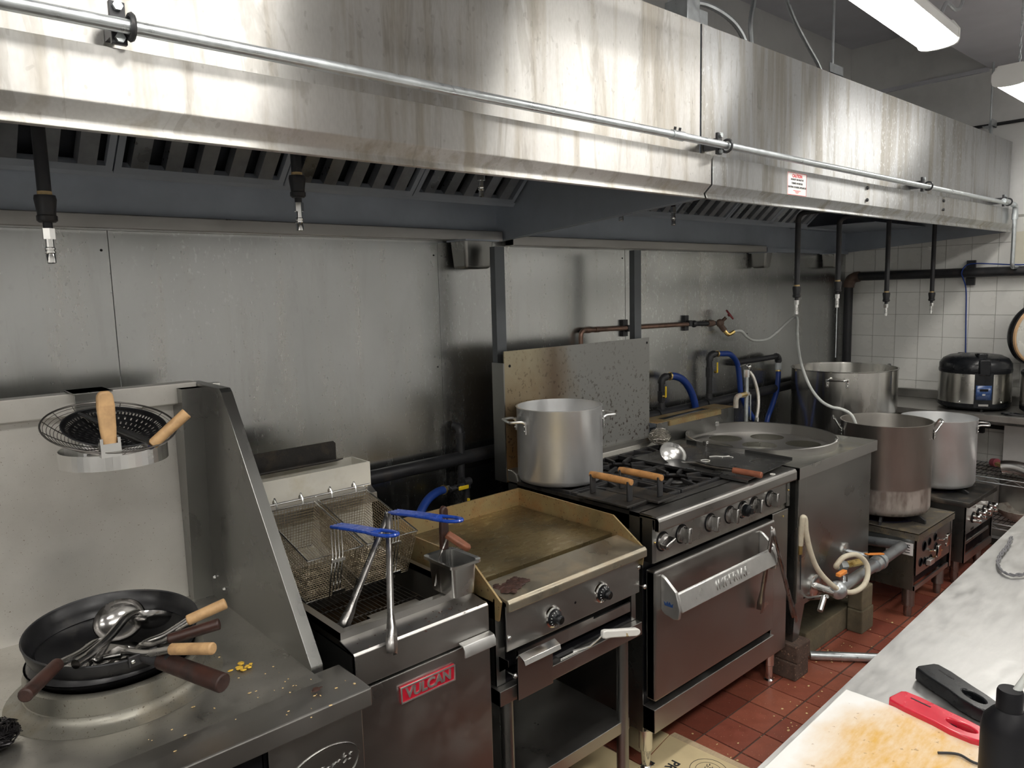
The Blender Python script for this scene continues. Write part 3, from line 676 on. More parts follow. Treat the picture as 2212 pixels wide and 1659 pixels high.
def ladle(name, label, cat, bowl, p1, p2, wood=None, br=.050, nrm=(0, 0, 1), wr=.0125, wlen=.42, blade=False, bmat=None, hr=.0085):
    """bowl or blade at 'bowl', steel shank to p1, grip from p1 to p2"""
    B, A, E = Vector(bowl), Vector(p1), Vector(p2)
    t = thing(name, label, cat, B, 'utensils in the wok')
    n = Vector(nrm).normalized(); d = (A-B); d = (d-n*d.dot(n)).normalized(); s = n.cross(d)
    R = Matrix(((d.x, s.x, n.x), (d.y, s.y, n.y), (d.z, s.z, n.z)))
    if blade:
        out = [(-.055, -.045), (-.058, .045), (-.02, .052), (.03, .045), (.05, .012), (.05, -.012), (.03, -.045), (-.02, -.052)]
        me = MB().prism(out, (0, 0, 0), X_, Y_, (0, 0, .0018)).mesh('blade'); me.transform(Matrix.Translation(B) @ R.to_4x4())
        link_mesh('blade', me, bmat or m_ladle, t, bevel=.004)
    else:
        pr = [(br*math.cos(a), -br*.62*math.sin(a)) for a in [PI/2*k/9 for k in range(10)]]
        pi_ = [(max(0, r-.0016), z+.0012) for r, z in reversed(pr)]
        MB().lathe(pr+pi_, B, 32, R).build('bowl', bmat or m_ladle, t, ang=60)
    S = B+R @ Vector((br*.93 if not blade else .045, 0, 0))
    MB().tube(smooth_path([S, S*.75+A*.25+n*.012, S*.4+A*.6, A], 5), [.0075]*5+[hr]*11, 10).build('shank', m_ladle, t)
    if wood is not None: MB().cyl(A-(E-A).normalized()*.004, E, wr*.95, wr, 14).build('grip', wood, t, bevel=.003)
    else: MB().cyl(A, E, hr, hr*1.05, 12, cap=False).build('tube_end', m_ladle, t)
    return t
m_ladle = M('utensil_steel', (.42, .41, .40), .20, 1., .08, 12, dirt=(.20, .18, .16), dsc=10, dlo=.55, dhi=.8, damt=.5)
ladle('wok_ladle', 'steel ladle with dark wood grip pointing to the lower left over the wok rim', 'ladle', (.395, 1.835, .968), (.238, 1.655, .984), (.168, 1.553, .988), m_wooddark, .055, (-.25, -.55, .8), .0135)
ladle('wok_ladle', 'steel ladle with a hollow handle end, lying across the middle of the wok', 'ladle', (.455, 1.815, .965), (.29, 1.66, .978), (.267, 1.639, .980), None, .048, (.3, .5, .8), hr=.0095)
ladle('wok_spatula', 'wok spatula with the uppermost pale worn wooden grip at the right of the wok', 'spatula', (.345, 1.75, .925), (.492, 1.650, .996), (.566, 1.624, 1.020), m_wood, .05, (.1, -.2, 1), .0125, blade=True)
ladle('wok_ladle', 'steel ladle with a shiny dark brown grip at the right of the wok', 'ladle', (.375, 1.76, .925), (.440, 1.612, .983), (.529, 1.566, 1.003), m_wooddark, .045, (0, 0, 1), .0125)
ladle('wok_spatula', 'wok spatula with the lowest pale wooden grip, pointing straight right', 'spatula', (.330, 1.765, .928), (.424, 1.545, .990), (.477, 1.460, 1.003), m_wood, .05, (0, 0, 1), .0125, blade=True)
ladle('white_spoon', 'white enamel serving spoon lying at the left inside the wok', 'spoon', (.280, 1.755, .930), (.33, 1.70, .948), (.36, 1.685, .950), None, .042, (0, -.1, 1), bmat=m_porc, hr=.006)

# ------------------------------------------------------------ skimmer holder on the splash, with skimmer and perforated ladle
NS = Vector((.05, -.315, 1)).normalized(); RS = tilt(NS)
t = thing('skimmer_holder', 'stainless ring bracket hooked over the wok range splash', 'holder', (.46, 2.15, 1.28))
hr_ = [Vector((.443, 1.948, 1.318))+Vector(((.118)*math.cos(a), (.118)*math.sin(a), 0)) for a in [2*PI*i/48 for i in range(48)]]
b = MB()
for i in range(48):
    p, q = hr_[i], hr_[(i+1) % 48]; ci = Vector((.443, 1.948, 1.318))
    def off(v, s, z): return v+(v-ci).normalized()*s+Vector((0, 0, z))
    b.add([off(p, 0, 0), off(q, 0, 0), off(q, 0, .036), off(p, 0, .036), off(p, -.002, 0), off(q, -.002, 0), off(q, -.002, .036), off(p, -.002, .036)], [(0, 1, 2, 3), (7, 6, 5, 4), (3, 2, 6, 7), (0, 4, 5, 1)])
b.build('holder_ring', m_bright, t)
MB().box((.408, 2.143, 1.318), (.478, 2.147, 1.472)).box((.398, 2.10, 1.469), (.488, 2.21, 1.473)).box((.408, 2.055, 1.318), (.478, 2.147, 1.322)).build('hanger_plate', m_steelz, t, bevel=.001)
t = thing('wire_skimmer', 'wide wire-mesh skimmer with a flat pale wooden handle pointing up, resting in the ring', 'skimmer', (.43, 1.905, 1.36))
CS = Vector((.4305, 1.905, 1.4105))
def ringpts(C, R, r, z, n=48): return [C+R @ Vector((r*math.cos(a), r*math.sin(a), z)) for a in [2*PI*i/n for i in range(n)]]
MB().tube(ringpts(CS, RS, .141, 0), .0022, 6, True).build('rim_wire', m_wired, t)
b = MB()
for k in range(17):
    r = .135-.0072*k
    b.tube(ringpts(CS, RS, r, -.055*(1-(r/.141)**2)), .0007, 4, True)
b.build('wire_rings', m_wired, t)
b = MB()
for k in range(8):
    a = PI*k/8
    b.tube([CS+RS @ Vector((s*.141*math.cos(a), s*.141*math.sin(a), -.055*(1-s*s))) for s in [-1+.1*i for i in range(21)]], .0011, 4)
b.build('ribs', m_wired, t)
HA, HB = Vector((.3986, 1.786, 1.373)), Vector((.3865, 1.791, 1.495))
MB().tube([CS+RS @ Vector((-.02, -.139, 0)), HA+Vector((.004, .004, -.012))], .004, 6).build('ferrule', m_bright, t)
fb = MB()
for s in (-1, 1): fb.box((s*.0175-.003, -.010, -.012), (s*.0175+.003, .010, .030))
fb.box((-.0205, -.011, -.012), (.0205, -.009, .018)).box((-.0205, .009, -.012), (.0205, .011, .018))
me = fb.mesh('clip'); me.transform(frame(HA, X_, (0, 1, 0))); link_mesh('clip', me, m_bright, t)
me = MB().prism([(-.012, 0), (.012, 0), (.0165, .05), (.018, .10), (.016, .125), (.009, .133), (-.009, .133), (-.016, .125), (-.018, .10), (-.0165, .05)], (0, 0, -.0085), X_, Y_, (0, 0, .017)).mesh('handle')
me.transform(frame(HA, X_, HB-HA)); link_mesh('handle', me, m_wood, t, bevel=.005, seg=3)
t = thing('perforated_ladle', 'dark perforated ladle with a round pale wooden handle, lying inside the wire skimmer', 'ladle', (.441, 1.909, 1.37))
CL = Vector((.441, 1.909, 1.405))
v, f = [], []
NR, NA = 34, 150
for j in range(NR+1):
    r = .111*j/NR; z = -.042*(1-(r/.111)**2)+.004
    for i in range(NA): v.append(CL+RS @ Vector((r*math.cos(2*PI*i/NA), r*math.sin(2*PI*i/NA), z)))
for j in range(2, NR):
    step = max(2, int(round(NA*.0125/(2*PI*.111*j/NR)))) if j else 99
    for i in range(NA):
        hole = (j % 4 in (1, 2)) and j < NR-2 and (i+(j//4)*step//2) % (2*(step//2) or 2) < max(1, step//3)
        if not hole: f.append((j*NA+i, j*NA+(i+1) % NA, (j+1)*NA+(i+1) % NA, (j+1)*NA+i))
MB().add(v, f).build('perforated_bowl', m_wok, t, solid=.0012)
MB().tube(ringpts(CL, RS, .111, .004), .0016, 6, True).build('rim', m_pipe, t)
HA, HB = Vector((.489, 1.800, 1.371)), Vector((.565, 1.781, 1.437))
MB().cyl(CL+RS @ Vector((.056, -.089, 0)), HA, .006, .0125, 12).build('shank', m_ladle, t)
MB().cyl(HA, HB, .0125, .0135, 14).build('grip', m_wood, t, bevel=.002)

# ------------------------------------------------------------ deep fryer
FX0, FX1, FF = .806, 1.218, 1.490
t = thing('deep_fryer', 'stainless floor-standing deep fryer with a red nameplate', 'fryer', (1.01, 1.8, 0))
MB().box((FX0, FF+.004, .10), (FX1, 2.10, .15)).build('base_pan', m_blackm, t, smooth=False)
MB().box((FX0, FF+.02, .15), (FX0+.004, 2.10, .85)).build('side_skin', m_steelz, t, smooth=False)
MB().box((FX1-.004, FF+.02, .15), (FX1, 2.10, .85)).build('side_skin', m_steelz, t, smooth=False)
MB().box((FX0+.004, 2.096, .15), (FX1-.004, 2.10, .9)).build('back_skin', m_blackm, t, smooth=False)
MB().prism([(FF, .772), (FF, .853), (FF+.006, .858), (FF+.075, .868), (FF+.075, .862), (FF+.012, .848), (FF+.012, .772)], (FX0, 0, 0), Y_, Z_, (FX1-FX0, 0, 0)).build('front_apron', m_steel, t, smooth=False, bevel=.0015)
VX0, VX1, VY0, VY1 = FX0+.004, FX1-.002, FF+.072, 2.06
rim = MB()
rim.box((VX0, VY0, .866), (VX1, VY0+.020, .886)).box((VX0, VY1-.02, .866), (VX1, VY1, .886)).box((VX0, VY0+.02, .866), (VX0+.020, VY1-.02, .886)).box((VX1-.016, VY0+.02, .866), (VX1, VY1-.02, .886))
rim.build('vat_rim', m_steel, t, smooth=False)
vat = MB(); a0, a1, b0, b1 = VX0+.02, VX1-.016, VY0+.02, VY1-.02
vat.quad((a0, b0, .87), (a1, b0, .87), (a1, b0, .60), (a0, b0, .60)).quad((a0, b1, .87), (a1, b1, .87), (a1, b1, .60), (a0, b1, .60)).quad((a0, b0, .87), (a0, b1, .87), (a0, b1, .60), (a0, b0, .60)).quad((a1, b0, .87), (a1, b1, .87), (a1, b1, .60), (a1, b0, .60)).quad((a0, b0, .60), (a1, b0, .60), (a1, b1, .60), (a0, b1, .60))
m_vat = M('vat_steel', (.10, .095, .085), .4, .7, .2, 12, dirt=(.04, .025, .012), dsc=8, dlo=.45, dhi=.7)
vat.build('vat', m_vat, t, smooth=False)
MB().box((a0, b0, .735), (a1, b1, .738)).build('oil', m_oil, t, smooth=False)
rk = MB()
for k in range(24): rk.cyl((a0+.004+k*.0155, b0+.02, .80), (a0+.004+k*.0155, b1-.02, .80), .0016, None, 5)
for k in range(5): rk.cyl((a0+.005, b0+.03+k*.09, .797), (a1-.005, b0+.03+k*.09, .797), .0022, None, 5)
rk.build('vat_rack', m_dark, t)
MB().prism([(0, 0), (.12, .004), (.16, .03), (.0, .03)], (a0+.14, b0+.10, .80), X_, Z_, (0, .03, 0)).build('vat_baffle', m_steel, t, smooth=False)
dr = MB().box((FX0+.004, FF-.003, .16), (FX1-.002, FF+.012, .766)).build('door', m_steel, t, smooth=False, bevel=.002)
MB().prism([(0, 0), (-.020, -.003), (-.027, -.014), (-.027, -.034), (-.023, -.034), (-.023, -.016), (-.018, -.008), (0, -.006)], (1.110, FF-.003, .782), Y_, Z_, (.106, 0, 0)).build('door_handle', m_castalu, dr, bevel=.001)
pl = MB().box((.922, FF-.009, .690), (1.090, FF-.003, .733)).build('nameplate', m_redbadge, dr, smooth=False, bevel=.001); tag(pl, 'red nameplate with raised silver letters')
nf = frame((1.006, FF-.0100, .7115), X_, Z_)
link_mesh('border', place(curve_mesh('border', [[(-.084, -.0215), (.084, -.0215), (.084, .0215), (-.084, .0215)], [(-.0805, -.018), (.0805, -.018), (.0805, .018), (-.0805, .018)]], .0012), nf), m_castalu, pl, smooth=False)
link_mesh('lettering', place(text_mesh('lettering', 'VULCAN', .036, .0012, 0, .06, .0012, .98), nf), m_castalu, pl, smooth=False)
for x in (FX0+.03, FX1-.03):
    for y in (FF+.04, 2.06): MB().cyl((x, y, 0), (x, y, .10), .02, .024, 12).build('leg', m_steel, t)
m_flue = M('flue_steel', (.76, .74, .67), .45, .45, .06, 6, dirt=(.45, .38, .22), dsc=7, dlo=.55, dhi=.8, damt=.5)
flb = MB().box((FX0, 2.085, .86), (FX1+.004, 2.093, 1.158)).box((FX1-.002, 2.093, .86), (FX1+.004, 2.20, 1.158)).box((FX0, 2.093, .86), (FX0+.006, 2.20, 1.158)).box((FX0, 2.194, .86), (FX1+.004, 2.20, 1.158))
flb.build('flue_box', m_flue, t, smooth=False)
MB().prism([(2.085, 1.078), (2.045, 1.060), (2.041, 1.064), (2.082, 1.086)], (FX0+.01, 0, 0), Y_, Z_, (FX1-FX0-.012, 0, 0)).box((FX0+.01, 2.040, 1.035), (FX1-.002, 2.045, 1.066)).build('basket_ledge', m_steel, t, smooth=False)
MB().cyl((FX0+.01, 2.035, 1.098), (FX1-.03, 2.035, 1.098), .0035, None, 8).cyl((FX0+.02, 2.035, 1.098), (FX0+.02, 2.05, 1.06), .003, None, 6).cyl((FX1-.04, 2.035, 1.098), (FX1-.04, 2.05, 1.06), .003, None, 6).build('hanger_rod', m_bright, t)
MB().prism([(0, 0), (.36, 0), (.36, .062), (.352, .070), (0, .070)], (FX0-.005, 2.196, 1.152), X_, Z_, (0, .004, 0)).prism([(0, 0), (.36, 0), (.36, .05), (0, .05)], (FX0-.005, 2.196, 1.152), X_, (0, -.94, .3), (0, .001, .004)).build('flue_deflector', m_dark, t, smooth=False)

# ------------------------------------------------------------ fryer baskets
def basket(x0, w, label, ytip, hz):
    t = thing('fryer_basket', label, 'basket', (x0+w/2, 1.90, .95), 'fryer baskets')
    FR, BR = Vector((0, 1.752, 1.013)), Vector((0, 2.030, 1.083))
    e = (BR-FR).normalized(); L = (BR-FR).length; dn = Vector((0, e.z, -e.y)); D = .138
    def P(x, s, d):
        k = d/D; ins = .010*k
        xx = x0+ins+(w-2*ins)*x
        ss = .012*k+(L-.030*k)*s
        return Vector((xx, 0, 0))+FR+e*ss+dn*d
    b = MB(); r = .0010
    nx, ns, nd = 17, 29, 16
    for i in range(nx+1):
        u = i/nx
        b.tube([P(u, 0, 0), P(u, 0, D), P(u, 1, D), P(u, 1, 0)], r, 4, cap=False)
    for i in range(ns+1):
        s = i/ns
        b.tube([P(0, s, 0), P(0, s, D), P(1, s, D), P(1, s, 0)], r, 4, cap=False)
    for j in range(1, nd):
        d = D*j/nd
        b.tube([P(0, 0, d), P(1, 0, d), P(1, 1, d), P(0, 1, d)], r, 4, True)
    b.build('wire_mesh', m_wire, t)
    fr = MB()
    fr.tube([P(0, 0, 0), P(1, 0, 0), P(1, 1, 0), P(0, 1, 0)], .0028, 6, True); fr.tube([P(0, 0, D), P(1, 0, D), P(1, 1, D), P(0, 1, D)], .0022, 6, True)
    fr.build('frame_wire', m_bright, t)
    for u in (.28, .78):
        p = P(u, 1, 0)
        MB().tube([p, p+Vector((0, .002, .018)), p+Vector((0, .014, .030)), p+Vector((0, .024, .020)), p+Vector((0, .024, .005))], .0032, 6).build('hook', m_bright, t)
    hx = x0+w*.5; ht = Vector((hx, 1.745, hz))
    bk = MB()
    for dx in (-.015, -.005, .005, .015):
        a = FR+Vector((hx+dx, -.006, 0))
        bk.tube([a+dn*.135, a+Vector((0, -.003, 0)), Vector((hx+dx, ht.y, ht.z-.008)), Vector((hx+dx*.9, ht.y-.02, ht.z))], .0022, 6)
    for q in (.02, .11): bk.box((hx-.020, 1.738+q*.1, 1.013-q), (hx+.020, 1.744+q*.1, 1.021-q))
    bk.build('handle_wires', m_bright, t)
    tip = Vector((hx+.004, ytip, hz+.040)); g = MB(); hd = tip-ht
    for dx in (-.014, -.0047, .0047, .014):
        g.tube([ht+Vector((dx, -.002, 0)), ht+hd*.35+Vector((dx, 0, .001)), ht+hd*.70+Vector((dx*.9, 0, 0))], .0052, 8)
    loop = [ht+hd*.66+Vector((-.016, 0, 0)), ht+hd*.80+Vector((-.019, 0, 0)), ht+hd*.93+Vector((-.017, 0, 0)), tip+Vector((-.007, 0, 0)), tip+Vector((.007, 0, 0)), ht+hd*.93+Vector((.017, 0, 0)), ht+hd*.80+Vector((.019, 0, 0)), ht+hd*.66+Vector((.016, 0, 0))]
    g.tube(smooth_path(loop, 4), .0048, 8)
    tag(g.build('handle', m_blue, t), 'blue vinyl coated handle')
basket(.828, .164, 'left fryer basket with a blue handle, next to the wok range side panel', 1.46, 1.092)
basket(1.006, .166, 'right fryer basket with a blue handle, next to the griddle', 1.44, 1.090)

def tongs(name, label, top, a, b, w=.012, mat=None, scal=.06, group='kitchen tongs'):
    T, A, B = Vector(top), Vector(a), Vector(b)
    t = thing(name, label, 'tongs', T, group)
    wide = (A-T).cross(B-T).normalized()
    for E in (A, B):
        d = (E-T).normalized(); n = wide.cross(d)
        L = (E-T).length; m = MB(); rows = []
        for k in range(13):
            s = k/12; p = T+d*(L*s)
            ww = w*(.55+.45*min(1, s*1.5)) if s < .78 else w*(1.0+.9*math.sin((s-.78)/.22*PI*.75)+.12*(k % 2))
            cup = .011+(.004 if s > .78 else 0)
            rows.append([p-wide*ww*.5+n*0, p-wide*ww*.25+n*cup, p+wide*ww*.25+n*cup, p+wide*ww*.5])
        v = [q for r_ in rows for q in r_]; f = [(4*i+j, 4*i+j+1, 4*i+j+5, 4*i+j+4) for i in range(12) for j in range(3)]
        m.add(v, f).build('arm', mat or m_bright, t, solid=.0014)
    MB().tube([T-wide*.008, T+Vector((0, 0, .006)), T+wide*.008], .0045, 8).build('hinge', m_bright, t)
    return t
m_tong = M('tong_steel', (.42, .41, .40), .30, 1., .08, 14, dirt=(.14, .08, .05), dsc=14, dlo=.52, dhi=.75, damt=.6)
tongs('fry_tongs', 'long steel tongs standing astride the front rim of the fryer vat', (1.012, 1.655, 1.118), (.838, 1.616, .865), (.889, 1.468, .838), .021, m_tong)

# ------------------------------------------------------------ small pan with spatulas between fryer and griddle
t = thing('steel_insert_pan', 'small steel insert pan holding two wooden-handled spatulas, between fryer and griddle', 'pan', (1.15, 1.57, .90))
def rrect(x0, x1, y0, y1, r, n=4):
    out = []
    for cx, cy, a in ((x1-r, y1-r, 0), (x0+r, y1-r, PI/2), (x0+r, y0+r, PI), (x1-r, y0+r, 3*PI/2)):
        out += [(cx+r*math.cos(a+PI/2*k/n), cy+r*math.sin(a+PI/2*k/n)) for k in range(n+1)]
    return out
IP = (1.108, 1.212, 1.500, 1.640)
ip = frame((0, 0, 0), X_, Y_)
lo = rrect(IP[0]+.016, IP[1]-.016, IP[2]+.016, IP[3]-.016, .012); hi = rrect(IP[0]+.010, IP[1]-.010, IP[2]+.010, IP[3]-.010, .014); ot = rrect(*IP, .016)
n = len(lo); zt = .982
def zr(p): return zt+(p[1]-1.57)*.0
v = [(p[0], p[1], .890) for p in lo]+[(p[0], p[1], zr(p)) for p in hi]+[(p[0], p[1], zr(p)+.002) for p in ot]+[(p[0], p[1], zr(p)-.006) for p in ot]
f = [tuple(range(n))]+[(j*n+i, j*n+(i+1) % n, (j+1)*n+(i+1) % n, (j+1)*n+i) for j in range(3) for i in range(n)]
MB().add(v, f).build('pan_body', m_bright, t, ang=50)
def turner(label, base, d, g0, g1, wood, w=.03):
    B = Vector(base); D = Vector(d).normalized(); t = thing('griddle_turner', label, 'spatula', B, 'spatulas standing in the insert pan')
    A = B+D*g0; E = B+D*g1; s = D.cross(Vector((0, 1, .2))).normalized()
    MB().prism([(-w/2, 0), (w/2, 0), (w/2, .06), (-w/2, .06)], B-D*.0, s, D, s.cross(D)*.0012).build('blade', m_ladle, t)
    MB().prism([(-.006, .055), (.006, .055), (.005, g0+.01), (-.005, g0+.01)], B, s, D, s.cross(D)*.002).build('shank', m_ladle, t)
    me = MB().prism([(-.0115, 0), (.0115, 0), (.0125, (g1-g0)*.5), (.0105, (g1-g0)*.92), (.004, g1-g0), (-.004, g1-g0), (-.0105, (g1-g0)*.92), (-.0125, (g1-g0)*.5)], A-s.cross(D)*.008, s, D, s.cross(D)*.016).build('grip', wood, t, bevel=.004)
    for k in (.3, .7): MB().sphere(A+D*((g1-g0)*k)+s.cross(D)*-.008, .0025, 6, 4).build('rivet', m_brass, t)
turner('upright spatula with a dark wooden handle in the insert pan', (1.135, 1.575, .893), (.05, .03, 1), .115, .235, m_wooddark)
t = thing('griddle_turner', 'leaning spatula with a reddish wooden handle in the insert pan', 'spatula', (1.14, 1.57, .96), 'spatulas standing in the insert pan')
MB().tube([(1.120, 1.600, .905), (1.128, 1.585, .985), (1.140, 1.560, 1.050)], .0035, 6).build('shank', m_ladle, t)
me = MB().prism([(-.011, 0), (.011, 0), (.0125, .035), (.0105, .068), (.004, .075), (-.004, .075), (-.0105, .068), (-.0125, .035)], (0, 0, -.008), X_, Y_, (0, 0, .016)).mesh('grip')
me.transform(frame((1.138, 1.560, 1.056), (.8, .5, .2), Vector((.030, -.046, -.038)))); link_mesh('grip', me, M('worn_red_wood', (.20, .07, .035), .45, 0, .3, 40), t, bevel=.004)
# ------------------------------------------------------------ equipment stand under the griddle
GX0, GX1, GF = 1.243, 1.853, 1.478
t = thing('equipment_stand', 'open stainless equipment stand with round legs and a lower shelf, under the griddle', 'stand', (1.545, 1.8, 0))
MB().prism([(1.468, .558), (1.468, .602), (2.10, .602), (2.10, .558), (2.096, .558), (2.096, .598), (1.472, .598), (1.472, .558)], (1.232, 0, 0), Y_, Z_, (.622, 0, 0)).build('top', m_steel, t, smooth=False, bevel=.0015)
MB().box((1.232, 1.47, .558), (1.2345, 2.098, .602)).build('side_lip', m_steel, t, smooth=False)
for x, y in ((1.285, 1.505), (1.795, 1.505), (1.285, 2.06), (1.795, 2.06)):
    lg = MB().cyl((x, y, .03), (x, y, .598), .0205, None, 16).build('leg', m_steelz, t)
    MB().lathe([(0, 0), (.014, 0), (.018, .008), (.0205, .03)], (x, y, 0), 16).build('foot', m_blackm, lg)
MB().prism([(1.495, .225), (1.495, .266), (2.08, .266), (2.08, .225), (2.076, .225), (2.076, .262), (1.499, .262), (1.499, .225)], (1.262, 0, 0), Y_, Z_, (.556, 0, 0)).build('lower_shelf', m_steel, t, smooth=False, bevel=.0015)

# ------------------------------------------------------------ griddle
t = thing('griddle', 'gas griddle with a seasoned flat plate, two black thermostat dials and a drip tray', 'griddle', (1.545, 1.8, .602))
GZ = .882
MB().box((GX0+.012, 1.585, GZ-.02), (GX1-.012, 2.062, GZ)).build('cooking_plate', m_griddle, t, smooth=False)
MB().box((GX0+.012, 1.566, GZ-.030), (GX1-.012, 1.585, GZ-.018)).build('grease_channel', m_dark, t, smooth=False)
m_trough = M('greasy_trough_steel', (.42, .38, .30), .30, .85, .12, 6, dirt=(.30, .17, .06), dsc=7, dlo=.5, dhi=.8, damt=.6)
MB().prism([(1.458, .828), (1.446, .832), (1.446, .856), (1.454, .864), (1.567, .880), (1.567, .872), (1.462, .852)], (GX0+.012, 0, 0), Y_, Z_, (GX1-GX0-.010, 0, 0)).build('front_trough', m_trough, t, smooth=False, bevel=.003)
MB().box((GX0+.012, 2.056, GZ-.01), (GX1, 2.062, .948)).build('rear_splash', m_gsplash, t, smooth=False)
sp = [(1.462, .855), (1.590, .944), (2.062, .948), (2.062, .60), (1.50, .60), (1.50, .70), (1.468, .83)]
MB().prism([(1.452, .858), (1.585, .943), (2.062, .948), (2.062, .80), (1.462, .80)], (GX1-.006, 0, 0), Y_, Z_, (.006, 0, 0)).build('side_splash', m_gsplash, t, smooth=False)
MB().prism([(1.468, .858), (1.600, .948), (2.062, .948), (2.062, .80), (1.480, .80)], (GX0, 0, 0), Y_, Z_, (.006, 0, 0)).build('side_splash', m_gsplash, t, smooth=False)
MB().box((GX0, 1.495, .604), (GX0+.006, 2.06, .85)).build('body_side', m_steelz, t, smooth=False)
MB().box((GX1-.006, 1.495, .604), (GX1, 2.06, .85)).build('body_side', m_steelz, t, smooth=False)
MB().box((GX0+.006, 2.05, .604), (GX1-.006, 2.056, .85)).build('body_back', m_blackm, t, smooth=False)
MB().box((GX0+.006, 1.495, .604), (GX1-.006, 2.05, .612)).build('body_floor', m_blackm, t, smooth=False)
MB().box((GX0+.02, 1.53, .62), (GX1-.02, 1.535, .84)).build('inner_baffle', m_blackm, t, smooth=False)
MB().box((GX0, 1.494, .604), (GX0+.032, 1.500, .86)).build('front_post', m_steelz, t, smooth=False)
MB().box((GX1-.022, 1.494, .604), (GX1, 1.500, .86)).build('front_post', m_steelz, t, smooth=False)
pn = MB().box((GX0+.024, GF-.002, .703), (GX1-.002, GF+.004, .835)).build('control_panel', m_steel, t, smooth=False, bevel=.0015)
MB().cyl((1.545, GF-.0025, .762), (1.545, GF-.0015, .762), .004, None, 12).build('pilot_hole', m_blackm, pn)
for x, z in ((GX0+.034, .742), (GX1-.006, .790)): MB().sphere((x, GF-.004, z), .0075, 10, 6, (1, .6, 1)).build('screw', m_bright, pn)
for x, z in ((GX0+.045, .632), (GX1+.012, .722)):
    MB().cyl((x-.004, 1.50, z), (x-.002, 1.468, z), .003, None, 8).sphere((x-.002, 1.464, z), .0085, 10, 6, (1, .9, 1)).build('loose_screw', m_bright, t)
def dial(x, z, rot):
    d = MB().lathe([(0, 0), (.031, 0), (.033, .004), (.031, .010), (.026, .012), (.025, .010), (0, .010)], (x, GF-.002, z), 32, Matrix.Rotation(PI/2, 3, 'X')).build('dial_bezel', m_chrome, t)
    b = MB().lathe([(.0255, .009), (.0245, .020), (.015, .028), (.0135, .040), (.0115, .042), (0, .042)], (x, GF-.002, z), 32, Matrix.Rotation(PI/2, 3, 'X'))
    b.build('dial', m_black, t)
    MB().cyl((x, GF-.0435, z), (x, GF-.0448, z), .0085, None, 20).build('dial_cap', m_chrome, t)
    mk = MB()
    for k in range(9):
        a = rot+k*.42
        p = Vector((x+.0205*math.cos(a), GF-.0255, z+.0205*math.sin(a))); q = Vector((x+.0235*math.cos(a), GF-.0235, z+.0235*math.sin(a)))
        mk.tube([p, q], .0008, 4)
    mk.build('dial_marks', m_sticker, t)
dial(1.443, .752, 1.6); dial(1.657, .762, .9)
# pull-out drip tray and handle flap
dt = MB().prism([(1.505, .635), (1.455, .672), (1.455, .690), (1.50, .690)], (GX0+.01, 0, 0), Y_, Z_, (.001, 0, 0)).box((GX0+.08, 1.492, .640), (GX1-.03, 1.498, .672)).box((GX0+.08, 1.492, .672), (GX0+.40, 1.498, .680)).build('drip_tray', m_steel, t, smooth=False)
MB().box((1.288, 1.455, .560), (1.425, 1.462, .688)).build('tray_front', m_steel, t, smooth=False, bevel=.001)
MB().prism([(1.462, .684), (1.448, .700), (1.425, .690), (1.421, .676), (1.424, .676), (1.428, .687), (1.448, .695), (1.460, .681)], (1.286, 0, 0), Y_, Z_, (.141, 0, 0)).build('tray_handle', m_bright, t, bevel=.001)
lb = MB().box((GX0-.0008, 1.528, .655), (GX0, 1.60, .842)).build('rating_label', m_label, t, smooth=False)
for k in range(6): MB().box((GX0-.0012, 1.540, .82-.026*k), (GX0-.0007, 1.590, .832-.026*k)).build('print_line', m_ink, lb, smooth=False)
r2_ = random.Random(4)
b = crumbs('', '', None, [(1.310, 1.512, 70, .014), (1.350, 1.525, 60, .011)], .011, 8, GZ-.013)
o = b.build('charred_scrap', m_char, None); tag(o, 'lump of charred food on the front trough of the griddle', 'food scrap')
# white-handled scraper lying on the stand in front of the griddle
t = thing('scraper', 'scraper with a white plastic handle sticking out below the griddle controls', 'scraper', (1.66, 1.45, .62))
MB().tube([(1.54, 1.485, .6055), (1.60, 1.470, .6055), (1.625, 1.455, .628), (1.645, 1.446, .648)], .0035, 8).build('shank', m_bright, t)
MB().box((1.48, 1.478, .603), (1.555, 1.545, .6055)).build('blade', m_bright, t, smooth=False)
me = MB().prism([(0, -.012), (.012, -.015), (.03, -.012), (.13, -.0125), (.142, -.008), (.145, 0), (.142, .008), (.13, .0125), (.03, .012), (.012, .013), (0, .010)], (0, 0, -.009), X_, Y_, (0, 0, .018)).mesh('handle')
me.transform(frame((1.635, 1.452, .640), (.95, -.26, -.18), (.18, 0, 1))); link_mesh('handle', me, m_white, t, bevel=.006, seg=3)

# ------------------------------------------------------------ six-burner range with oven
RX0, RX1, RF = 1.922, 2.848, 1.490
t = thing('gas_range', 'six-burner stainless gas range with oven, wide cast handle and scorched back plate', 'range', (2.385, 1.85, 0))
MB().box((RX0, RF+.03, .155), (RX0+.004, 2.20, .93)).build('side_skin', m_steelz, t, smooth=False)
MB().box((RX1-.004, RF+.03, .155), (RX1, 2.20, .93)).build('side_skin', m_steelz, t, smooth=False)
MB().box((RX0+.004, 2.196, .155), (RX1-.004, 2.20, .93)).build('back_skin', m_blackm, t, smooth=False)
MB().box((RX0+.004, RF+.03, .155), (RX1-.004, 2.196, .175)).build('bottom_skin', m_blackm, t, smooth=False)
MB().box((RX0+.004, RF+.03, .175), (RX1-.004, RF+.04, .80)).build('oven_frame', m_blackm, t, smooth=False)
MB().prism([(RF+.05, .93), (RF+.05, .944), (1.462, .944), (1.452, .940), (1.447, .930), (1.447, .898), (1.455, .893), (1.470, .893), (1.470, .930)], (RX0, 0, 0), Y_, Z_, (RX1-RX0, 0, 0)).build('front_nose', m_steel, t, smooth=False, bevel=.004, seg=3)
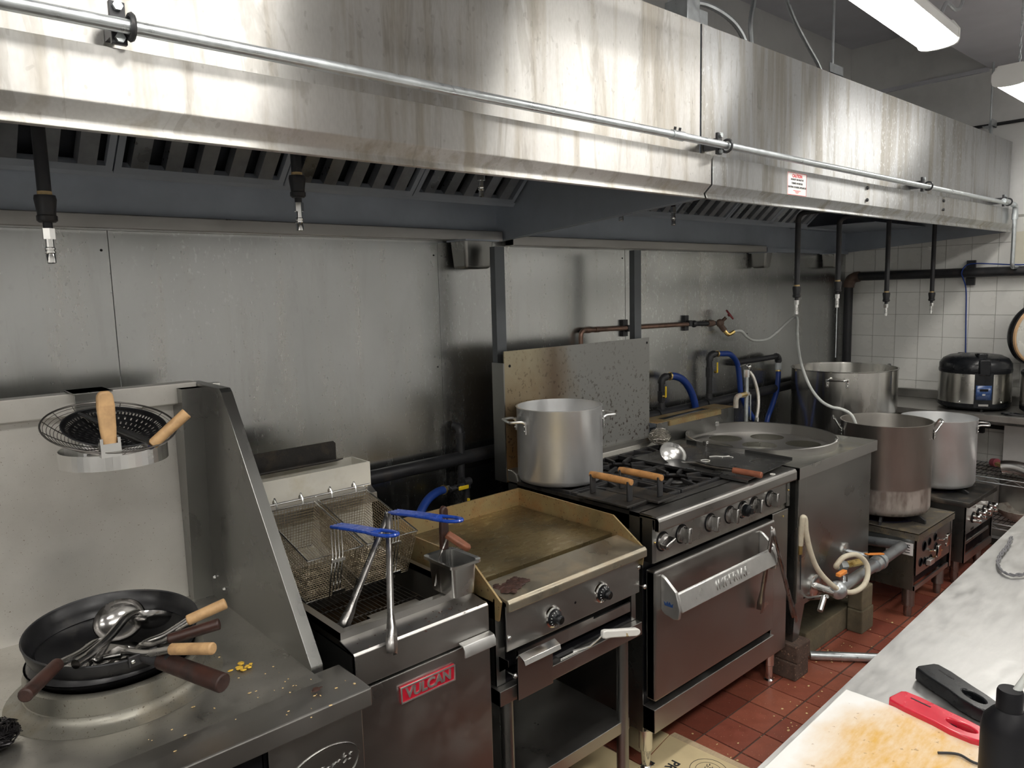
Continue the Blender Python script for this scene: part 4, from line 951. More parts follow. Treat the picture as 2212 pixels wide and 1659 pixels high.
MB().box((RX0, RF+.04, .930), (RX1, 1.575, .944)).build('front_deck', m_steel, t, smooth=False)
MB().box((RX0, 1.478, .780), (RX0+.006, RF+.04, .944)).build('panel_end', m_steelz, t, smooth=False)
MB().box((RX1-.006, 1.478, .780), (RX1, RF+.04, .944)).build('panel_end', m_steelz, t, smooth=False)
cp = MB().box((RX0+.022, RF-.008, .797), (RX1-.022, RF, .896)).build('control_panel', m_steel, t, smooth=False)
for x in (RX0+.006, RX1-.022): MB().box((x, RF-.012, .782), (x+.016, RF-.006, .896)).build('panel_strip', m_steelz, t, smooth=False)
for x in (RX0+.014, RX1-.014): MB().sphere((x, RF-.013, .850), .004, 8, 6).build('screw', m_brass, t)
MB().box((RX0+.02, RF-.002, .772), (RX1-.02, RF+.03, .795)).build('vent_strip', m_deck, t, smooth=False)
m_knob = M('knob_chrome', (.46, .45, .44), .26, 1., .05, 20)
def knob(x, z, rot, kind='bar'):
    y0 = RF-.008
    k = MB().lathe([(0, 0), (.028, 0), (.030, .003), (.028, .010), (.020, .013), (0, .013)], (x, y0, z), 28, Matrix.Rotation(PI/2, 3, 'X')).build('knob', m_knob, t)
    MB().cyl((x, RF-.0082, z), (x, RF-.0100, z), .0345, None, 28).build('knob_collar_or_shadow', m_blackm, k)  # black disc on the panel stands in for the shadow around the knob
    if kind == 'bar':
        R = Matrix.Translation((x, y0-.010, z)) @ Matrix.Rotation(rot, 4, 'Y')
        MB().box((-.009, -.030, -.028), (.009, 0, .028), R).build('knob_grip', m_knob, k, bevel=.004, seg=2)
        MB().box((-.001, -.0305, .008), (.001, -.030, .026), R).build('pointer', m_ink, k, smooth=False)
    else:
        MB().lathe([(.024, .008), (.022, .028), (.012, .034), (.011, .042), (0, .042)], (x, y0, z), 24, Matrix.Rotation(PI/2, 3, 'X')).build('knob_grip', m_black, k)
ZK = .838
for x, r in ((1.984, 1.25), (2.092, .12), (2.268, .15), (2.398, .10), (2.572, .12), (2.692, .08)): knob(x, ZK+.004, r)
knob(2.488, ZK+.004, 0, 'dial')
# oven door
dr = MB().box((RX0+.004, RF-.022, .285), (2.715, RF+.020, .752)).build('oven_door', m_steel, t, smooth=False, bevel=.008, seg=3)
MB().box((2.722, RF-.008, .155), (RX1-.002, RF+.02, .770)).build('side_panel', m_steel, t, smooth=False, bevel=.003)
MB().box((RX0, 1.468, .172), (2.722, RF+.03, .258)).build('kick_panel', m_steel, t, smooth=False, bevel=.002)
MB().cyl((2.80, RF-.010, .745), (2.80, RF-.012, .745), .004, None, 8).build('screw', m_brass, t)
YH = 1.412
for xa in (1.955, 2.590):
    e = [(RF-.022, .735), (1.452, .728), (YH-.006, .690), (YH-.022, .632), (YH-.018, .598), (YH+.002, .592), (1.452, .600), (RF-.022, .612)]
    b = MB().prism(e, (xa, 0, 0), Y_, Z_, (.012, 0, 0)).build('handle_bracket', m_castalu, dr, bevel=.003)
MB().prism([(YH-.010, .682), (YH-.002, .686), (YH-.014, .622), (YH-.024, .618)], (1.967, 0, 0), Y_, Z_, (.623, 0, 0)).build('handle_bar', m_castalu, dr, bevel=.003)
hb_ = [c for c in dr.children if c.name.startswith('handle_bar') and not c.name.startswith('handle_bracket')]
hn = Vector((0, YH-.010-(YH-.024), .682-.618)).normalized()
link_mesh('lettering', place(text_mesh('lettering', 'IMPERIAL', .048, .0022, 0, 0, .0006, 1.12), frame((2.285, YH-.0178, .650), X_, hn)), m_castalu, dr, smooth=False)
cr = [(-.03, -.012), (.03, -.012), (.034, .014), (.018, .002), (.008, .020), (0, .004), (-.008, .020), (-.018, .002), (-.034, .014)]
MB().prism([(a*.55, b_*.55) for a, b_ in cr], (1.9545, 1.435, .640), (0, -1, 0), Z_, (-.0008, 0, 0)).build('crown_mark', m_screen, dr, smooth=False)
for x, y in ((RX0+.035, 1.535), (RX1-.04, 1.535), (RX0+.035, 2.14), (RX1-.04, 2.14)):
    lg = MB().lathe([(.018, .155), (.024, .150), (.024, .075), (.019, .070), (.017, .03), (.014, .010), (.020, .004), (.020, 0), (0, 0)], (x, y, 0), 16).build('leg', m_bright, t)
m_post = M('dark_post_steel', (.13, .14, .15), .4, .8, .1, 8)
# back plate with scorch, riser posts
bp_o = MB().box((RX0, 2.205, .93), (RX1, 2.210, 1.462)).build('back_plate', None, t, smooth=False)
# the scorch texture is read from a mesh whose x starts at the plate's left edge
bp_o.data.transform(Matrix.Translation((-(RX0-2.385), 0, 0))); bp_o.location.x = RX0-2.385; bp_o.data.materials.append(m_plate)
MB().box((RX0-.006, 2.205, .93), (RX0, 2.275, 1.415)).build('plate_flange', m_steelz, t, smooth=False)
MB().box((RX1-.002, 2.210, .93), (RX1, 2.275, 1.455)).build('plate_flange', m_steelz, t, smooth=False)
for x in (RX0-.004, 2.782): MB().prism([(0, 0), (.05, 0), (.05, .03), (.046, .03), (.046, .004), (.004, .004), (.004, .03), (0, .03)], (x, 2.240, .95), X_, Y_, (0, 0, .925)).build('riser_post', m_post, t, smooth=False)
for x, z in ((RX0+.028, 1.402), (RX1-.018, 1.438)): MB().cyl((x, 2.2052, z), (x, 2.2040, z), .006, None, 12).build('bolt_hole', m_blackm, t)
MB().prism([(2.205, .935), (2.205, .985), (2.175, .985), (2.150, .972), (2.140, .935)], (RX0, 0, 0), Y_, Z_, (RX1-RX0, 0, 0)).build('rear_rail', m_deck, t, smooth=False, bevel=.004)
# burner pan and grates
MB().box((RX0+.004, 1.575, .880), (RX1-.004, 2.145, .890)).build('drip_pan', m_dark, t, smooth=False)
for x in (RX0, RX1-.004): MB().box((x, 1.575, .880), (x+.004, 2.145, .944)).build('pan_side', m_dark, t, smooth=False)
def grate(cx, cy, w, d):
    b = MB(); z = .957; h = .022
    b.box((cx-w/2, cy-d/2, z-h), (cx-w/2+.014, cy+d/2, z-.004)).box((cx+w/2-.014, cy-d/2, z-h), (cx+w/2, cy+d/2, z-.004)).box((cx-w/2+.014, cy-d/2, z-h), (cx+w/2-.014, cy-d/2+.014, z-.004)).box((cx-w/2+.014, cy+d/2-.014, z-h), (cx+w/2-.014, cy+d/2, z-.004))
    for k in range(8):
        a = PI/4*k+PI/8; ca, sa = math.cos(a), math.sin(a)
        ro = min((w/2-.008)/abs(ca), (d/2-.008)/abs(sa)); p, q = Vector((cx+.052*ca, cy+.052*sa, 0)), Vector((cx+ro*ca, cy+ro*sa, 0))
        s = Vector((-sa, ca, 0))*.006
        v = []
        for pt, zl, zh in ((p, z-.014, z), (q, z-.022, z)):
            for g in (-1, 1): v += [pt+s*g+Vector((0, 0, zl)), pt+s*g+Vector((0, 0, zh))]
        b.add(v, [(0, 1, 3, 2), (4, 6, 7, 5), (0, 4, 5, 1), (2, 3, 7, 6), (1, 5, 7, 3), (0, 2, 6, 4)])
    g = b.build('grate', m_iron, t, smooth=False, bevel=.002)
    MB().lathe([(.058, z-.016), (.066, z-.010), (.072, z-.016), (.066, z-.024), (.058, z-.016)], (cx, cy, 0), 24).build('grate_ring', m_iron, g)
    bu = MB().lathe([(.046, .890), (.046, .918), (.040, .926), (.018, .928), (.016, .922), (0, .922)], (cx, cy, 0), 24).build('burner', m_iron, t)
    MB().lathe([(.052, .900), (.062, .904), (.062, .912), (.048, .918)], (cx, cy, 0), 24).build('burner_rim', m_deck, bu)
for i in range(3):
    for cy, d in ((1.722, .278), (2.004, .270)): grate(RX0+.160+.303*i, cy, .294, d)

# ------------------------------------------------------------ on the range
def stock_pot(name, label, c, r, z0, z1, mat, hdl=None, hz=None, hmat=None, hup=False, lip=.003, band=None, group='stock pots', aim=None):
    t = thing(name, label, 'pot', (c[0], c[1], z0), group)
    H = z1-z0; g = min(.03, r*.15)
    pr = [(0, 0), (r-g, 0), (r-g*.3, g*.3), (r, g), (r, H-.006), (r+lip, H-.002), (r+lip, H), (r-.004, H+.0005), (r-.0055, H-.01), (r-.0055, g), (r-g, .006), (0, .006)]
    MB().lathe(pr, (c[0], c[1], z0), 72).build('pot_body', mat, t, ang=50)
    for a in (hdl or []):
        d = Vector((math.cos(a), math.sin(a), 0)); s = Vector((-d.y, d.x, 0)); C = Vector((c[0], c[1], hz))
        w = .055
        h = MB()
        R0 = r+.002
        out = .045 if not hup else .030
        up = .0 if not hup else .040
        path = [C+d*math.sqrt(max(R0*R0-w*w, 0))+s*w+Vector((0, 0, -.012)), C+d*(R0+.006)+s*w+Vector((0, 0, 0))]+[C+d*(R0+out)+s*w*.85+Vector((0, 0, up)), C+d*(R0+out+.006)+s*w*.5+Vector((0, 0, up*1.1))]
        path += [2*(C+d*((p-C).dot(d))+Vector((0, 0, p.z-C.z)))-p for p in reversed(path)]
        h.tube(smooth_path(path, 4), .0055, 8)
        ho = h.build('handle', hmat or m_bright, t)
        for sg in (-1, 1):
            base = C+d*(math.sqrt(max(R0*R0-w*w, 0))+.001)+s*(w*sg)
            MB().box((-.009, -.0015, -.048), (.009, .0025, .002), Matrix.Translation(base) @ Matrix.Rotation(math.atan2(d.y, d.x)-PI/2, 4, 'Z')).build('handle_tab', hmat or m_bright, ho, bevel=.002)
            for zz in (-.018, -.036): MB().sphere(base+d*.003+Vector((0, 0, zz)), .0045, 8, 5).build('rivet', hmat or m_bright, ho)
    return t
stock_pot('stock_pot', 'dull aluminium stock pot standing on the left rear burner of the range', (2.040, 2.020), .168, .957, 1.252, m_alu, [PI*.87, -PI*.13], 1.205, m_castalu)
t = thing('baking_tray', 'dark flat steel sheet laid over the right-hand burners of the range', 'tray', (2.70, 1.76, .958))
R0 = frame((0, 0, 0), X_, Y_)
tv = [(2.49, 2.030), (2.915, 2.060), (2.905, 1.500), (2.520, 1.462)]
# the sheet rests on the grates and on the raised edge of the steamer
m_tray = M('dark_tray_steel', (.16, .16, .16), .28, .9, .12, 6, dirt=(.30, .29, .27), dsc=9, dlo=.6, dhi=.8, damt=.5)
def slab(v, th):
    a = [Vector(p) for p in v]; b_ = [p+Vector((0, 0, th)) for p in a]
    return MB().add(a+b_, [(3, 2, 1, 0), (4, 5, 6, 7), (0, 1, 5, 4), (1, 2, 6, 5), (2, 3, 7, 6), (3, 0, 4, 7)])
slab([(2.492, 1.462, .9585), (2.905, 1.500, .9585), (2.925, 2.045, .9585), (2.492, 2.020, .9585)], .002).build('sheet', m_tray, t, smooth=False)
slab([(2.905, 1.500, .9605), (2.9075, 1.500, .9605), (2.9275, 2.045, .9605), (2.925, 2.045, .9605)], .012).build('raised_edge', m_tray, t, smooth=False)
slab([(2.488, 1.461, .9505), (2.492, 1.462, .9505), (2.492, 2.020, .9505), (2.488, 2.020, .9505)], .010).build('turned_down_edge', m_tray, t, smooth=False)
m_woodred = M('red_brown_wood', (.25, .085, .045), .42, 0, .25, 30)
l_ = ladle('serving_ladle', 'bright steel ladle with a reddish wooden grip lying on the dark sheet over the burners', 'ladle', (2.575, 1.868, .990), (2.530, 1.548, .978), (2.548, 1.436, .9735), m_woodred, .060, (-.30, -.62, .72), .0125, bmat=M('ladle_bowl', (.70, .70, .69), .30, 1., .05, 12))
l_['group'] = 'utensils on the range'
def ring_noodle(pts, label, name='rubber_band'):
    o = MB().tube(pts, .0016, 6, True).build(name, m_white, None); tag(o, label, 'rubber band', 'scraps on the dark sheet')
ring_noodle([(2.655+.020*math.cos(a), 1.760+.018*math.sin(a), .9622) for a in [2*PI*i/20 for i in range(20)]], 'white ring lying on the dark sheet over the burners')
ring_noodle([(2.690+.010*math.cos(a), 1.470+.009*math.sin(a), .9457) for a in [2*PI*i/14 for i in range(14)]], 'tiny white ring on the front ledge of the range')
o = MB().tube(smooth_path([(2.73, 1.79, .9622), (2.755, 1.775, .9622), (2.775, 1.745, .9622), (2.80, 1.735, .9622)]), .0018, 5).tube(smooth_path([(2.755, 1.775, .9622), (2.76, 1.745, .9622), (2.745, 1.735, .9622)]), .0016, 5).tube(smooth_path([(2.78, 1.742, .9622), (2.79, 1.715, .9622), (2.78, 1.705, .9622)]), .0016, 5).build('noodle_scrap', m_white, None)
tag(o, 'branched pale noodle scrap on the dark sheet over the burners', 'food scrap')
o = wool(MB(), (2.795, 2.105, 1.000), .050, 330, .0009, 9, .75).build('steel_wool', m_steelwool, None); tag(o, 'ball of stainless steel wool at the back of the range', 'scouring pad')
def press(x0, y0, w, d, label, rz=0.):
    t = thing('griddle_press', label, 'press', (x0+w/2, y0+d/2, .957), 'griddle presses on the front burner')
    C = Matrix.Translation((x0+w/2, y0+d/2, .9575)) @ Matrix.Rotation(rz, 4, 'Z')
    MB().box((-w/2, -d/2, 0), (w/2, d/2, .008), C).build('press_plate', m_dark, t, bevel=.002)
    for s in (-1, 1):
        MB().box((-.013, s*d*.36-.005, .008), (.013, s*d*.36+.005, .080), C).build('handle_post', m_iron, t, bevel=.003)
    p, q = C @ Vector((0, -d*.40, .077)), C @ Vector((0, d*.40, .077)); m_ = (p+q)/2
    MB().tube([p, p*.9+q*.1, m_, p*.1+q*.9, q], [.011, .0125, .0135, .0125, .011], 12).build('grip', m_woodmid, t)
press(1.893, 1.565, .112, .230, 'griddle press with a wooden grip, nearer the griddle', .03)
press(2.012, 1.525, .112, .235, 'griddle press with a wooden grip, behind and right of its twin', .03)
tongs('hanging_tongs', 'steel tongs hanging over the oven door handle at its right end', (2.545, 1.392, .772), (2.565, 1.452, .415), (2.70, 1.372, .360), .020, m_tong)

# ------------------------------------------------------------ noodle steamer cabinet
SX0, SX1, SF = 2.872, 3.640, 1.450
t = thing('noodle_steamer', 'stainless steamer cabinet with a round sunken pan of holes, standing on bricks', 'steamer', (3.25, 1.83, .15))
# top with a round opening
hole = circle(.350, 64, (3.245, 1.845))
me = curve_mesh('top', [[(SX0, SF), (SX1, SF), (SX1, 2.19), (SX0, 2.19)], hole], .002)
me.transform(Matrix.Translation((0, 0, .938)))
m_steamtop = M('steamer_top_steel', (.34, .34, .31), .34, .85, .1, 5, dirt=(.42, .36, .22), dsc=6, dlo=.52, dhi=.75, damt=.6)
link_mesh('top', me, m_steamtop, t, smooth=False)
MB().box((SX0, SF-.002, .890), (SX1, SF+.002, .940)).build('front_edge', m_steel, t, smooth=False, bevel=.001)
MB().box((SX1-.002, SF, .890), (SX1+.002, 2.19, .940)).build('side_edge', m_steel, t, smooth=False)
MB().box((SX0, SF, .890), (SX0+.003, 2.19, .940)).build('side_edge', m_steel, t, smooth=False)
MB().box((SX0+.022, SF+.018, .312), (SX1-.018, SF+.024, .890)).build('front_panel', m_steelz, t, smooth=False)
MB().box((SX1-.024, SF+.024, .312), (SX1-.018, 2.18, .890)).build('side_panel', m_steelz, t, smooth=False)
MB().box((SX0+.018, SF+.024, .312), (SX0+.024, 2.18, .890)).build('side_panel', m_steelz, t, smooth=False)
MB().box((SX0+.024, SF+.03, .312), (SX1-.024, 2.18, .318)).build('bottom_panel', m_blackm, t, smooth=False)
MB().box((SX0+.024, 2.174, .312), (SX1-.024, 2.18, .890)).build('back_panel', m_blackm, t, smooth=False)
MB().box((SX0+.012, SF+.006, .345), (SX0+.075, SF+.018, .890)).build('corner_post', m_steelz, t, smooth=False, bevel=.002)
MB().lathe([(.352, .939), (.352, .974), (.347, .977), (.342, .974), (.341, .935), (.338, .905)], (3.245, 1.845, 0), 72).build('pan_ring', m_steel, t)
holes = [circle(.082, 24, (3.245+.215*math.cos(a), 1.845+.215*math.sin(a))) for a in [PI/3*k+.35 for k in range(6)]]+[circle(.082, 24, (3.245, 1.845))]
me = curve_mesh('pan_plate', [circle(.338, 64, (3.245, 1.845))]+holes, .0012); me.transform(Matrix.Translation((0, 0, .922))); link_mesh('pan_plate', me, m_steel, t, smooth=False)
for a in (1.2, 2.9, 5.0):
    c_, s_ = math.cos(a), math.sin(a)
    MB().box((-.004, -.012, 0), (.010, .012, .022), Matrix.Translation((3.245+.343*c_, 1.845+.343*s_, .962)) @ Matrix.Rotation(a, 4, 'Z')).build('pan_clip', m_bright, t, bevel=.001)
MB().lathe([(.336, .915), (.336, .78), (0, .78)], (3.245, 1.845, 0), 48).build('water_well', m_deck, t)
m_water = M('cloudy_water', (.42, .42, .36), .12, 0, .1, 6)
MB().lathe([(.334, .845), (0, .845)], (3.245, 1.845, 0), 48).build('water', m_water, t)
# rear splash box with slot
MB().box((2.855, 2.165, .940), (3.535, 2.172, 1.046)).build('rear_splash', m_steelz, t, smooth=False)
me = curve_mesh('rear_shelf', [[(2.855, 2.165), (3.535, 2.165), (3.535, 2.29), (2.855, 2.29)], [(2.96, 2.20), (3.38, 2.215), (3.38, 2.265), (2.96, 2.245)]], .0015)
me.transform(Matrix.Translation((0, 0, 1.047))); link_mesh('rear_shelf', me, m_gsplash, t, smooth=False)
MB().box((2.96, 2.20, .96), (3.38, 2.265, .965)).box((2.855, 2.286, .94), (3.535, 2.29, 1.046)).build('shelf_box', m_hoodin, t, smooth=False)
MB().box((2.95, 2.158, 1.022), (3.40, 2.165, 1.046)).build('splash_lip', m_gsplash, t, smooth=False)
# tapered front legs
for x, y, bz in ((SX0+.055, SF+.055, .158), (SX1-.06, SF+.06, .225), (SX0+.055, 2.12, .158), (SX1-.06, 2.12, .158)):
    v = [(x-.045, y-.045, .345), (x+.045, y-.045, .345), (x+.045, y+.045, .345), (x-.045, y+.045, .345), (x-.026, y-.026, bz), (x+.026, y-.026, bz), (x+.026, y+.026, bz), (x-.026, y+.026, bz)]
    MB().add(v, [(0, 1, 2, 3), (7, 6, 5, 4), (0, 4, 5, 1), (1, 5, 6, 2), (2, 6, 7, 3), (3, 7, 4, 0)]).build('leg', m_steelz, t, smooth=False)
# water spout at the back corner
t2 = thing('water_spout', 'upright water tap with lever and braided hose at the back corner of the steamer', 'tap', (3.60, 2.12, .94))
MB().box((3.56, 2.08, .940), (3.635, 2.15, .944)).build('base_plate', m_galv, t2, smooth=False)
MB().cyl((3.585, 2.12, .944), (3.585, 2.12, 1.215), .0115, None, 12).build('riser_pipe', m_galv, t2)
MB().cyl((3.585, 2.12, 1.205), (3.585, 2.12, 1.245), .016, None, 8).sphere((3.588, 2.11, 1.262), .014, 10, 8).build('valve_body', m_chrome, t2)
MB().tube([(3.585, 2.12, 1.262), (3.565, 2.115, 1.278), (3.48, 2.10, 1.272)], .0025, 6).build('lever', m_chrome, t2)
MB().tube(smooth_path([(3.595, 2.11, 1.235), (3.605, 2.09, 1.20), (3.615, 2.07, 1.12), (3.605, 2.06, 1.05), (3.590, 2.06, .985)]), .009, 10).build('braided_hose', m_braid, t2)
MB().cyl((3.590, 2.06, .99), (3.588, 2.06, .965), .012, None, 8).build('hose_end', m_chrome, t2)
m_rustw = M('limescaled_pipe', (.50, .46, .40), .6, .3, .2, 40, dirt=(.35, .18, .10), dsc=20, dlo=.5, dhi=.7)
MB().tube(bent([(3.60, 2.12, 1.112), (3.48, 2.12, 1.112), (3.48, 2.12, 1.05)], .03), .0135, 10).build('elbow_pipe', m_rustw, t2)
MB().cyl((3.52, 2.12, 1.112), (3.575, 2.12, 1.112), .015, None, 6).build('union_nut', m_brass, t2)
MB().tube([(3.60, 2.105, 1.11), (3.595, 2.10, .97)], .004, 6).build('stay', m_galv, t2)
# bricks and blocks carrying the steamer
m_bk = m_brick
def brick(name, a, b_, mat, label, cat='brick', group='bricks under the steamer'):
    o = MB().box(a, b_).build(name, mat, None, bevel=.006, smooth=False); tag(o, label, cat, group); return o
brick('brick', (2.868, 1.445, 0), (2.985, 1.575, .079), m_brick, 'lower brown brick under the front leg of the steamer, on the floor tiles')
brick('brick', (2.872, 1.440, .0795), (2.989, 1.570, .158), m_brick, 'upper brown brick directly under the front leg of the steamer')
brick('concrete_block', (3.10, 1.515, 0), (3.66, 1.70, .115), m_conc, 'long mossy concrete kerb block on the floor under the steamer', 'block')
brick('concrete_block', (3.505, 1.435, 0), (3.635, 1.510, .115), m_conc, 'lower square concrete block by the front right leg of the steamer', 'block')
brick('concrete_block', (3.510, 1.440, .1155), (3.630, 1.512, .225), m_conc, 'upper square concrete block under the front right leg of the steamer', 'block')
brick('brick', (2.86, 2.06, 0), (2.98, 2.18, .158), m_brick, 'brick under the rear left leg of the steamer')
brick('brick', (3.52, 2.06, 0), (3.64, 2.18, .158), m_brick, 'brick under the rear right leg of the steamer')
# ------------------------------------------------------------ gas pipes behind the line
t = thing('gas_main', 'thick black gas pipe running along the back wall behind all the appliances', 'pipe', (2.5, 2.39, 1.03))
MB().cyl((-1.5, 2.392, 1.005), (3.02, 2.392, 1.022), .028, None, 16).build('pipe', m_pipe, t)
MB().cyl((3.02, 2.392, 1.022), (4.9, 2.392, 1.040), .028, None, 16).build('pipe', m_pipe, t)
for x, z in ((3.19, 1.023), (3.637, 1.028), (4.05, 1.031), (1.30, 1.013)): MB().cyl((x-.04, 2.392, z), (x+.04, 2.392, z), .035, None, 16).build('tee', m_pipe, t)
MB().tube(bent([(1.832, 2.392, 1.02), (1.832, 2.392, 1.150), (1.832, 2.428, 1.150)], .03), .017, 12).build('riser', m_pipe, t)
MB().cyl((1.832, 2.392, 1.125), (1.832, 2.392, 1.10), .021, None, 12).build('collar', m_pipe, t)
MB().cyl((1.832, 2.392, 1.0), (1.832, 2.392, .90), .015, None, 12).build('drop', m_pipe, t)
MB().cyl((1.26, 2.446, .60), (1.26, 2.40, .60), .004, None, 8).build('anchor', m_galv, t)
def hose_set(label, pts, r=.0165, mat=None, brass_at=None):
    t = thing('gas_hose', label, 'hose', pts[0], 'blue gas hoses')
    P = smooth_path(pts, 6)
    tag(MB().tube(P, r, 12).build('hose', mat or m_bluehose, t), 'blue coated hose')
    a, b_ = Vector(pts[0]), Vector(pts[1]); d = (a-b_).normalized()
    MB().cyl(a, a+d*.03, r*1.12, r*.9, 6).build('end_fitting', m_chrome, t)
    MB().cyl(a-d*.006, a+d*.002, r*1.15, None, 12).build('ring', m_brass, t)
    return t
hose_set('blue gas hose with yellow-handled valve behind the fryer and griddle', [(1.672, 2.30, .932), (1.62, 2.28, .934), (1.551, 2.25, .918), (1.474, 2.20, .87), (1.42, 2.15, .78), (1.38, 2.13, .62)])
t = thing('gas_valve', 'black gas pipe elbow with yellow lever valves behind the griddle', 'valve', (1.78, 2.31, .93))
MB().tube(bent([(1.705, 2.302, .926), (1.790, 2.305, .930), (1.790, 2.305, .82)], .02), .012, 10).build('valve_pipe', m_pipe, t)
MB().cyl((1.79, 2.305, .93), (1.832, 2.392, .93), .012, None, 10).build('stub', m_pipe, t)
MB().cyl((1.772, 2.304, .94), (1.808, 2.306, .94), .017, None, 12).cyl((1.79, 2.305, .945), (1.79, 2.305, .915), .017, None, 12).build('fitting', m_pipe, t)
MB().cyl((1.735, 2.29, .930), (1.735, 2.275, .930), .009, None, 10).build('stem', m_chrome, t)
MB().box((1.725, 2.270, .922), (1.775, 2.276, .938)).build('lever', m_yellow, t, bevel=.003)
MB().box((1.772, 2.272, .845), (1.780, 2.284, .880)).build('lever', m_yellow, t, bevel=.002)
def drop(x, ztop, label, lever):
    t = thing('gas_drop', label, 'pipe', (x, 2.385, 1.05), 'gas drops behind the steamer')
    MB().tube(bent([(x, 2.39, 1.045), (x, 2.39, ztop), (x+.045, 2.375, ztop)], .035), .016, 12).build('riser', m_pipe, t)
    MB().cyl((x, 2.39, 1.05), (x, 2.39, 1.085), .022, .019, 12).build('collar', m_pipe, t)
    MB().cyl((x, 2.39, ztop-.13), (x, 2.39, ztop-.075), .020, None, 8).build('valve_body', m_pipe, t)
    MB().tube(arc_corner((x, 2.39, ztop-.05), (x, 2.39, ztop), (x+.06, 2.37, ztop), .035), .021, 12).build('elbow', m_pipe, t)
    lv = MB().cyl((x+lever, 2.365, ztop-.10), (x+lever, 2.350, ztop-.10), .008, None, 8).build('lever_nut', m_brass, t)
    MB().box((x+lever-.006, 2.345, ztop-.105), (x+lever+.006, 2.350, ztop-.045)).build('lever', m_yellow, t, bevel=.002)
drop(3.190, 1.225, 'left gas drop with yellow lever and elbow behind the steamer', -.018)
drop(3.637, 1.312, 'taller right gas drop with yellow lever behind the steamer', .018)
hose_set('thick blue gas hose arching down from the left gas drop behind the steamer', [(3.240, 2.372, 1.226), (3.275, 2.36, 1.222), (3.330, 2.355, 1.200), (3.384, 2.35, 1.150), (3.425, 2.345, 1.075), (3.44, 2.34, .98), (3.44, 2.33, .80)], .020)
hose_set('blue gas hose arching over from the right gas drop and down behind the steamer', [(3.690, 2.372, 1.312), (3.73, 2.36, 1.310), (3.80, 2.355, 1.300), (3.865, 2.35, 1.245), (3.885, 2.345, 1.15), (3.90, 2.34, 1.05), (3.98, 2.33, .935), (4.07, 2.32, .84), (4.15, 2.31, .72)], .016)
t = thing('gas_branch', 'short black branch pipe with an elbow on the wall behind the steamer', 'pipe', (4.2, 2.385, 1.24))
MB().tube(bent([(3.93, 2.41, 1.236), (4.41, 2.385, 1.242), (4.41, 2.385, 1.16)], .03), .017, 12).build('branch', m_pipe, t)
MB().tube(arc_corner((4.36, 2.385, 1.242), (4.41, 2.385, 1.242), (4.41, 2.385, 1.18), .035), .022, 12).build('elbow', m_pipe, t)
MB().cyl((4.41, 2.385, 1.20), (4.41, 2.385, 1.155), .020, None, 8).build('union', m_galv, t)
MB().cyl((3.93, 2.41, 1.236), (3.93, 2.447, 1.236), .017, None, 10).build('wall_stub', m_pipe, t)
hose_set('blue gas hose dropping from the branch pipe beside the big pot', [(4.41, 2.385, 1.15), (4.405, 2.382, 1.10), (4.375, 2.375, 1.02), (4.31, 2.37, .93), (4.24, 2.36, .86), (4.20, 2.35, .74)], .016)

# ------------------------------------------------------------ copper water line and long hose
t = thing('copper_line', 'old copper water line on the steel wall, ending in a red-wheeled valve', 'pipe', (3.1, 2.42, 1.50))
MB().tube(bent([(2.600, 2.420, 1.30), (2.600, 2.420, 1.503), (3.50, 2.42, 1.491)], .03), .0115, 12).build('copper_pipe', m_copper, t)
for x in (2.632, 2.70): MB().cyl((x, 2.42, 1.5025), (x+.03, 2.42, 1.502), .0140, None, 12).build('collar', m_copper, t)
for x in (2.945, 3.475):
    c = MB().box((x-.018, 2.430, 1.455), (x+.018, 2.447, 1.540)).build('pipe_clamp', m_pipe, t, smooth=False)
    MB().box((x-.006, 2.405, 1.480), (x+.022, 2.431, 1.512)).build('clamp_strap', m_pipe, c, bevel=.003)
MB().sphere((3.53, 2.42, 1.4905), .020, 10, 8).cyl((3.51, 2.42, 1.491), (3.74, 2.42, 1.484), .013, None, 10).build('black_nipple', m_pipe, t)
MB().cyl((3.66, 2.42, 1.486), (3.72, 2.42, 1.485), .018, None, 8).build('union', m_rust, t)
vb = MB().sphere((3.775, 2.41, 1.483), .024, 12, 8).cyl((3.775, 2.41, 1.483), (3.790, 2.38, 1.515), .010, None, 10).cyl((3.775, 2.41, 1.475), (3.80, 2.395, 1.440), .016, None, 10).build('valve_body', m_rust, t)
hwc = Vector((3.800, 2.362, 1.532)); hn_ = Vector((.45, -.75, .65)).normalized(); hu, hv, _ = basis(hn_)
hwm = MB(); hwm.tube([hwc+(hu*math.cos(a)+hv*math.sin(a))*(.030+.0025*math.cos(a*6)) for a in [2*PI*i/36 for i in range(36)]], .0055, 6, True)
for k in range(5): hwm.cyl(hwc, hwc+(hu*math.cos(k*1.2566)+hv*math.sin(k*1.2566))*.029, .0035, None, 6)
hwm.cyl(hwc-hn_*.012, hwc+hn_*.006, .008, None, 8).build('handwheel', m_redwheel, vb)
t = thing('water_hose', 'long pale hose sagging from the wall valve and looping down into the near stock pot', 'hose', (4.0, 2.3, 1.43))
MB().tube(smooth_path([(3.80, 2.395, 1.438), (3.82, 2.38, 1.415), (3.86, 2.37, 1.43)], 5), .011, 8).build('metal_tail', m_brass, t)
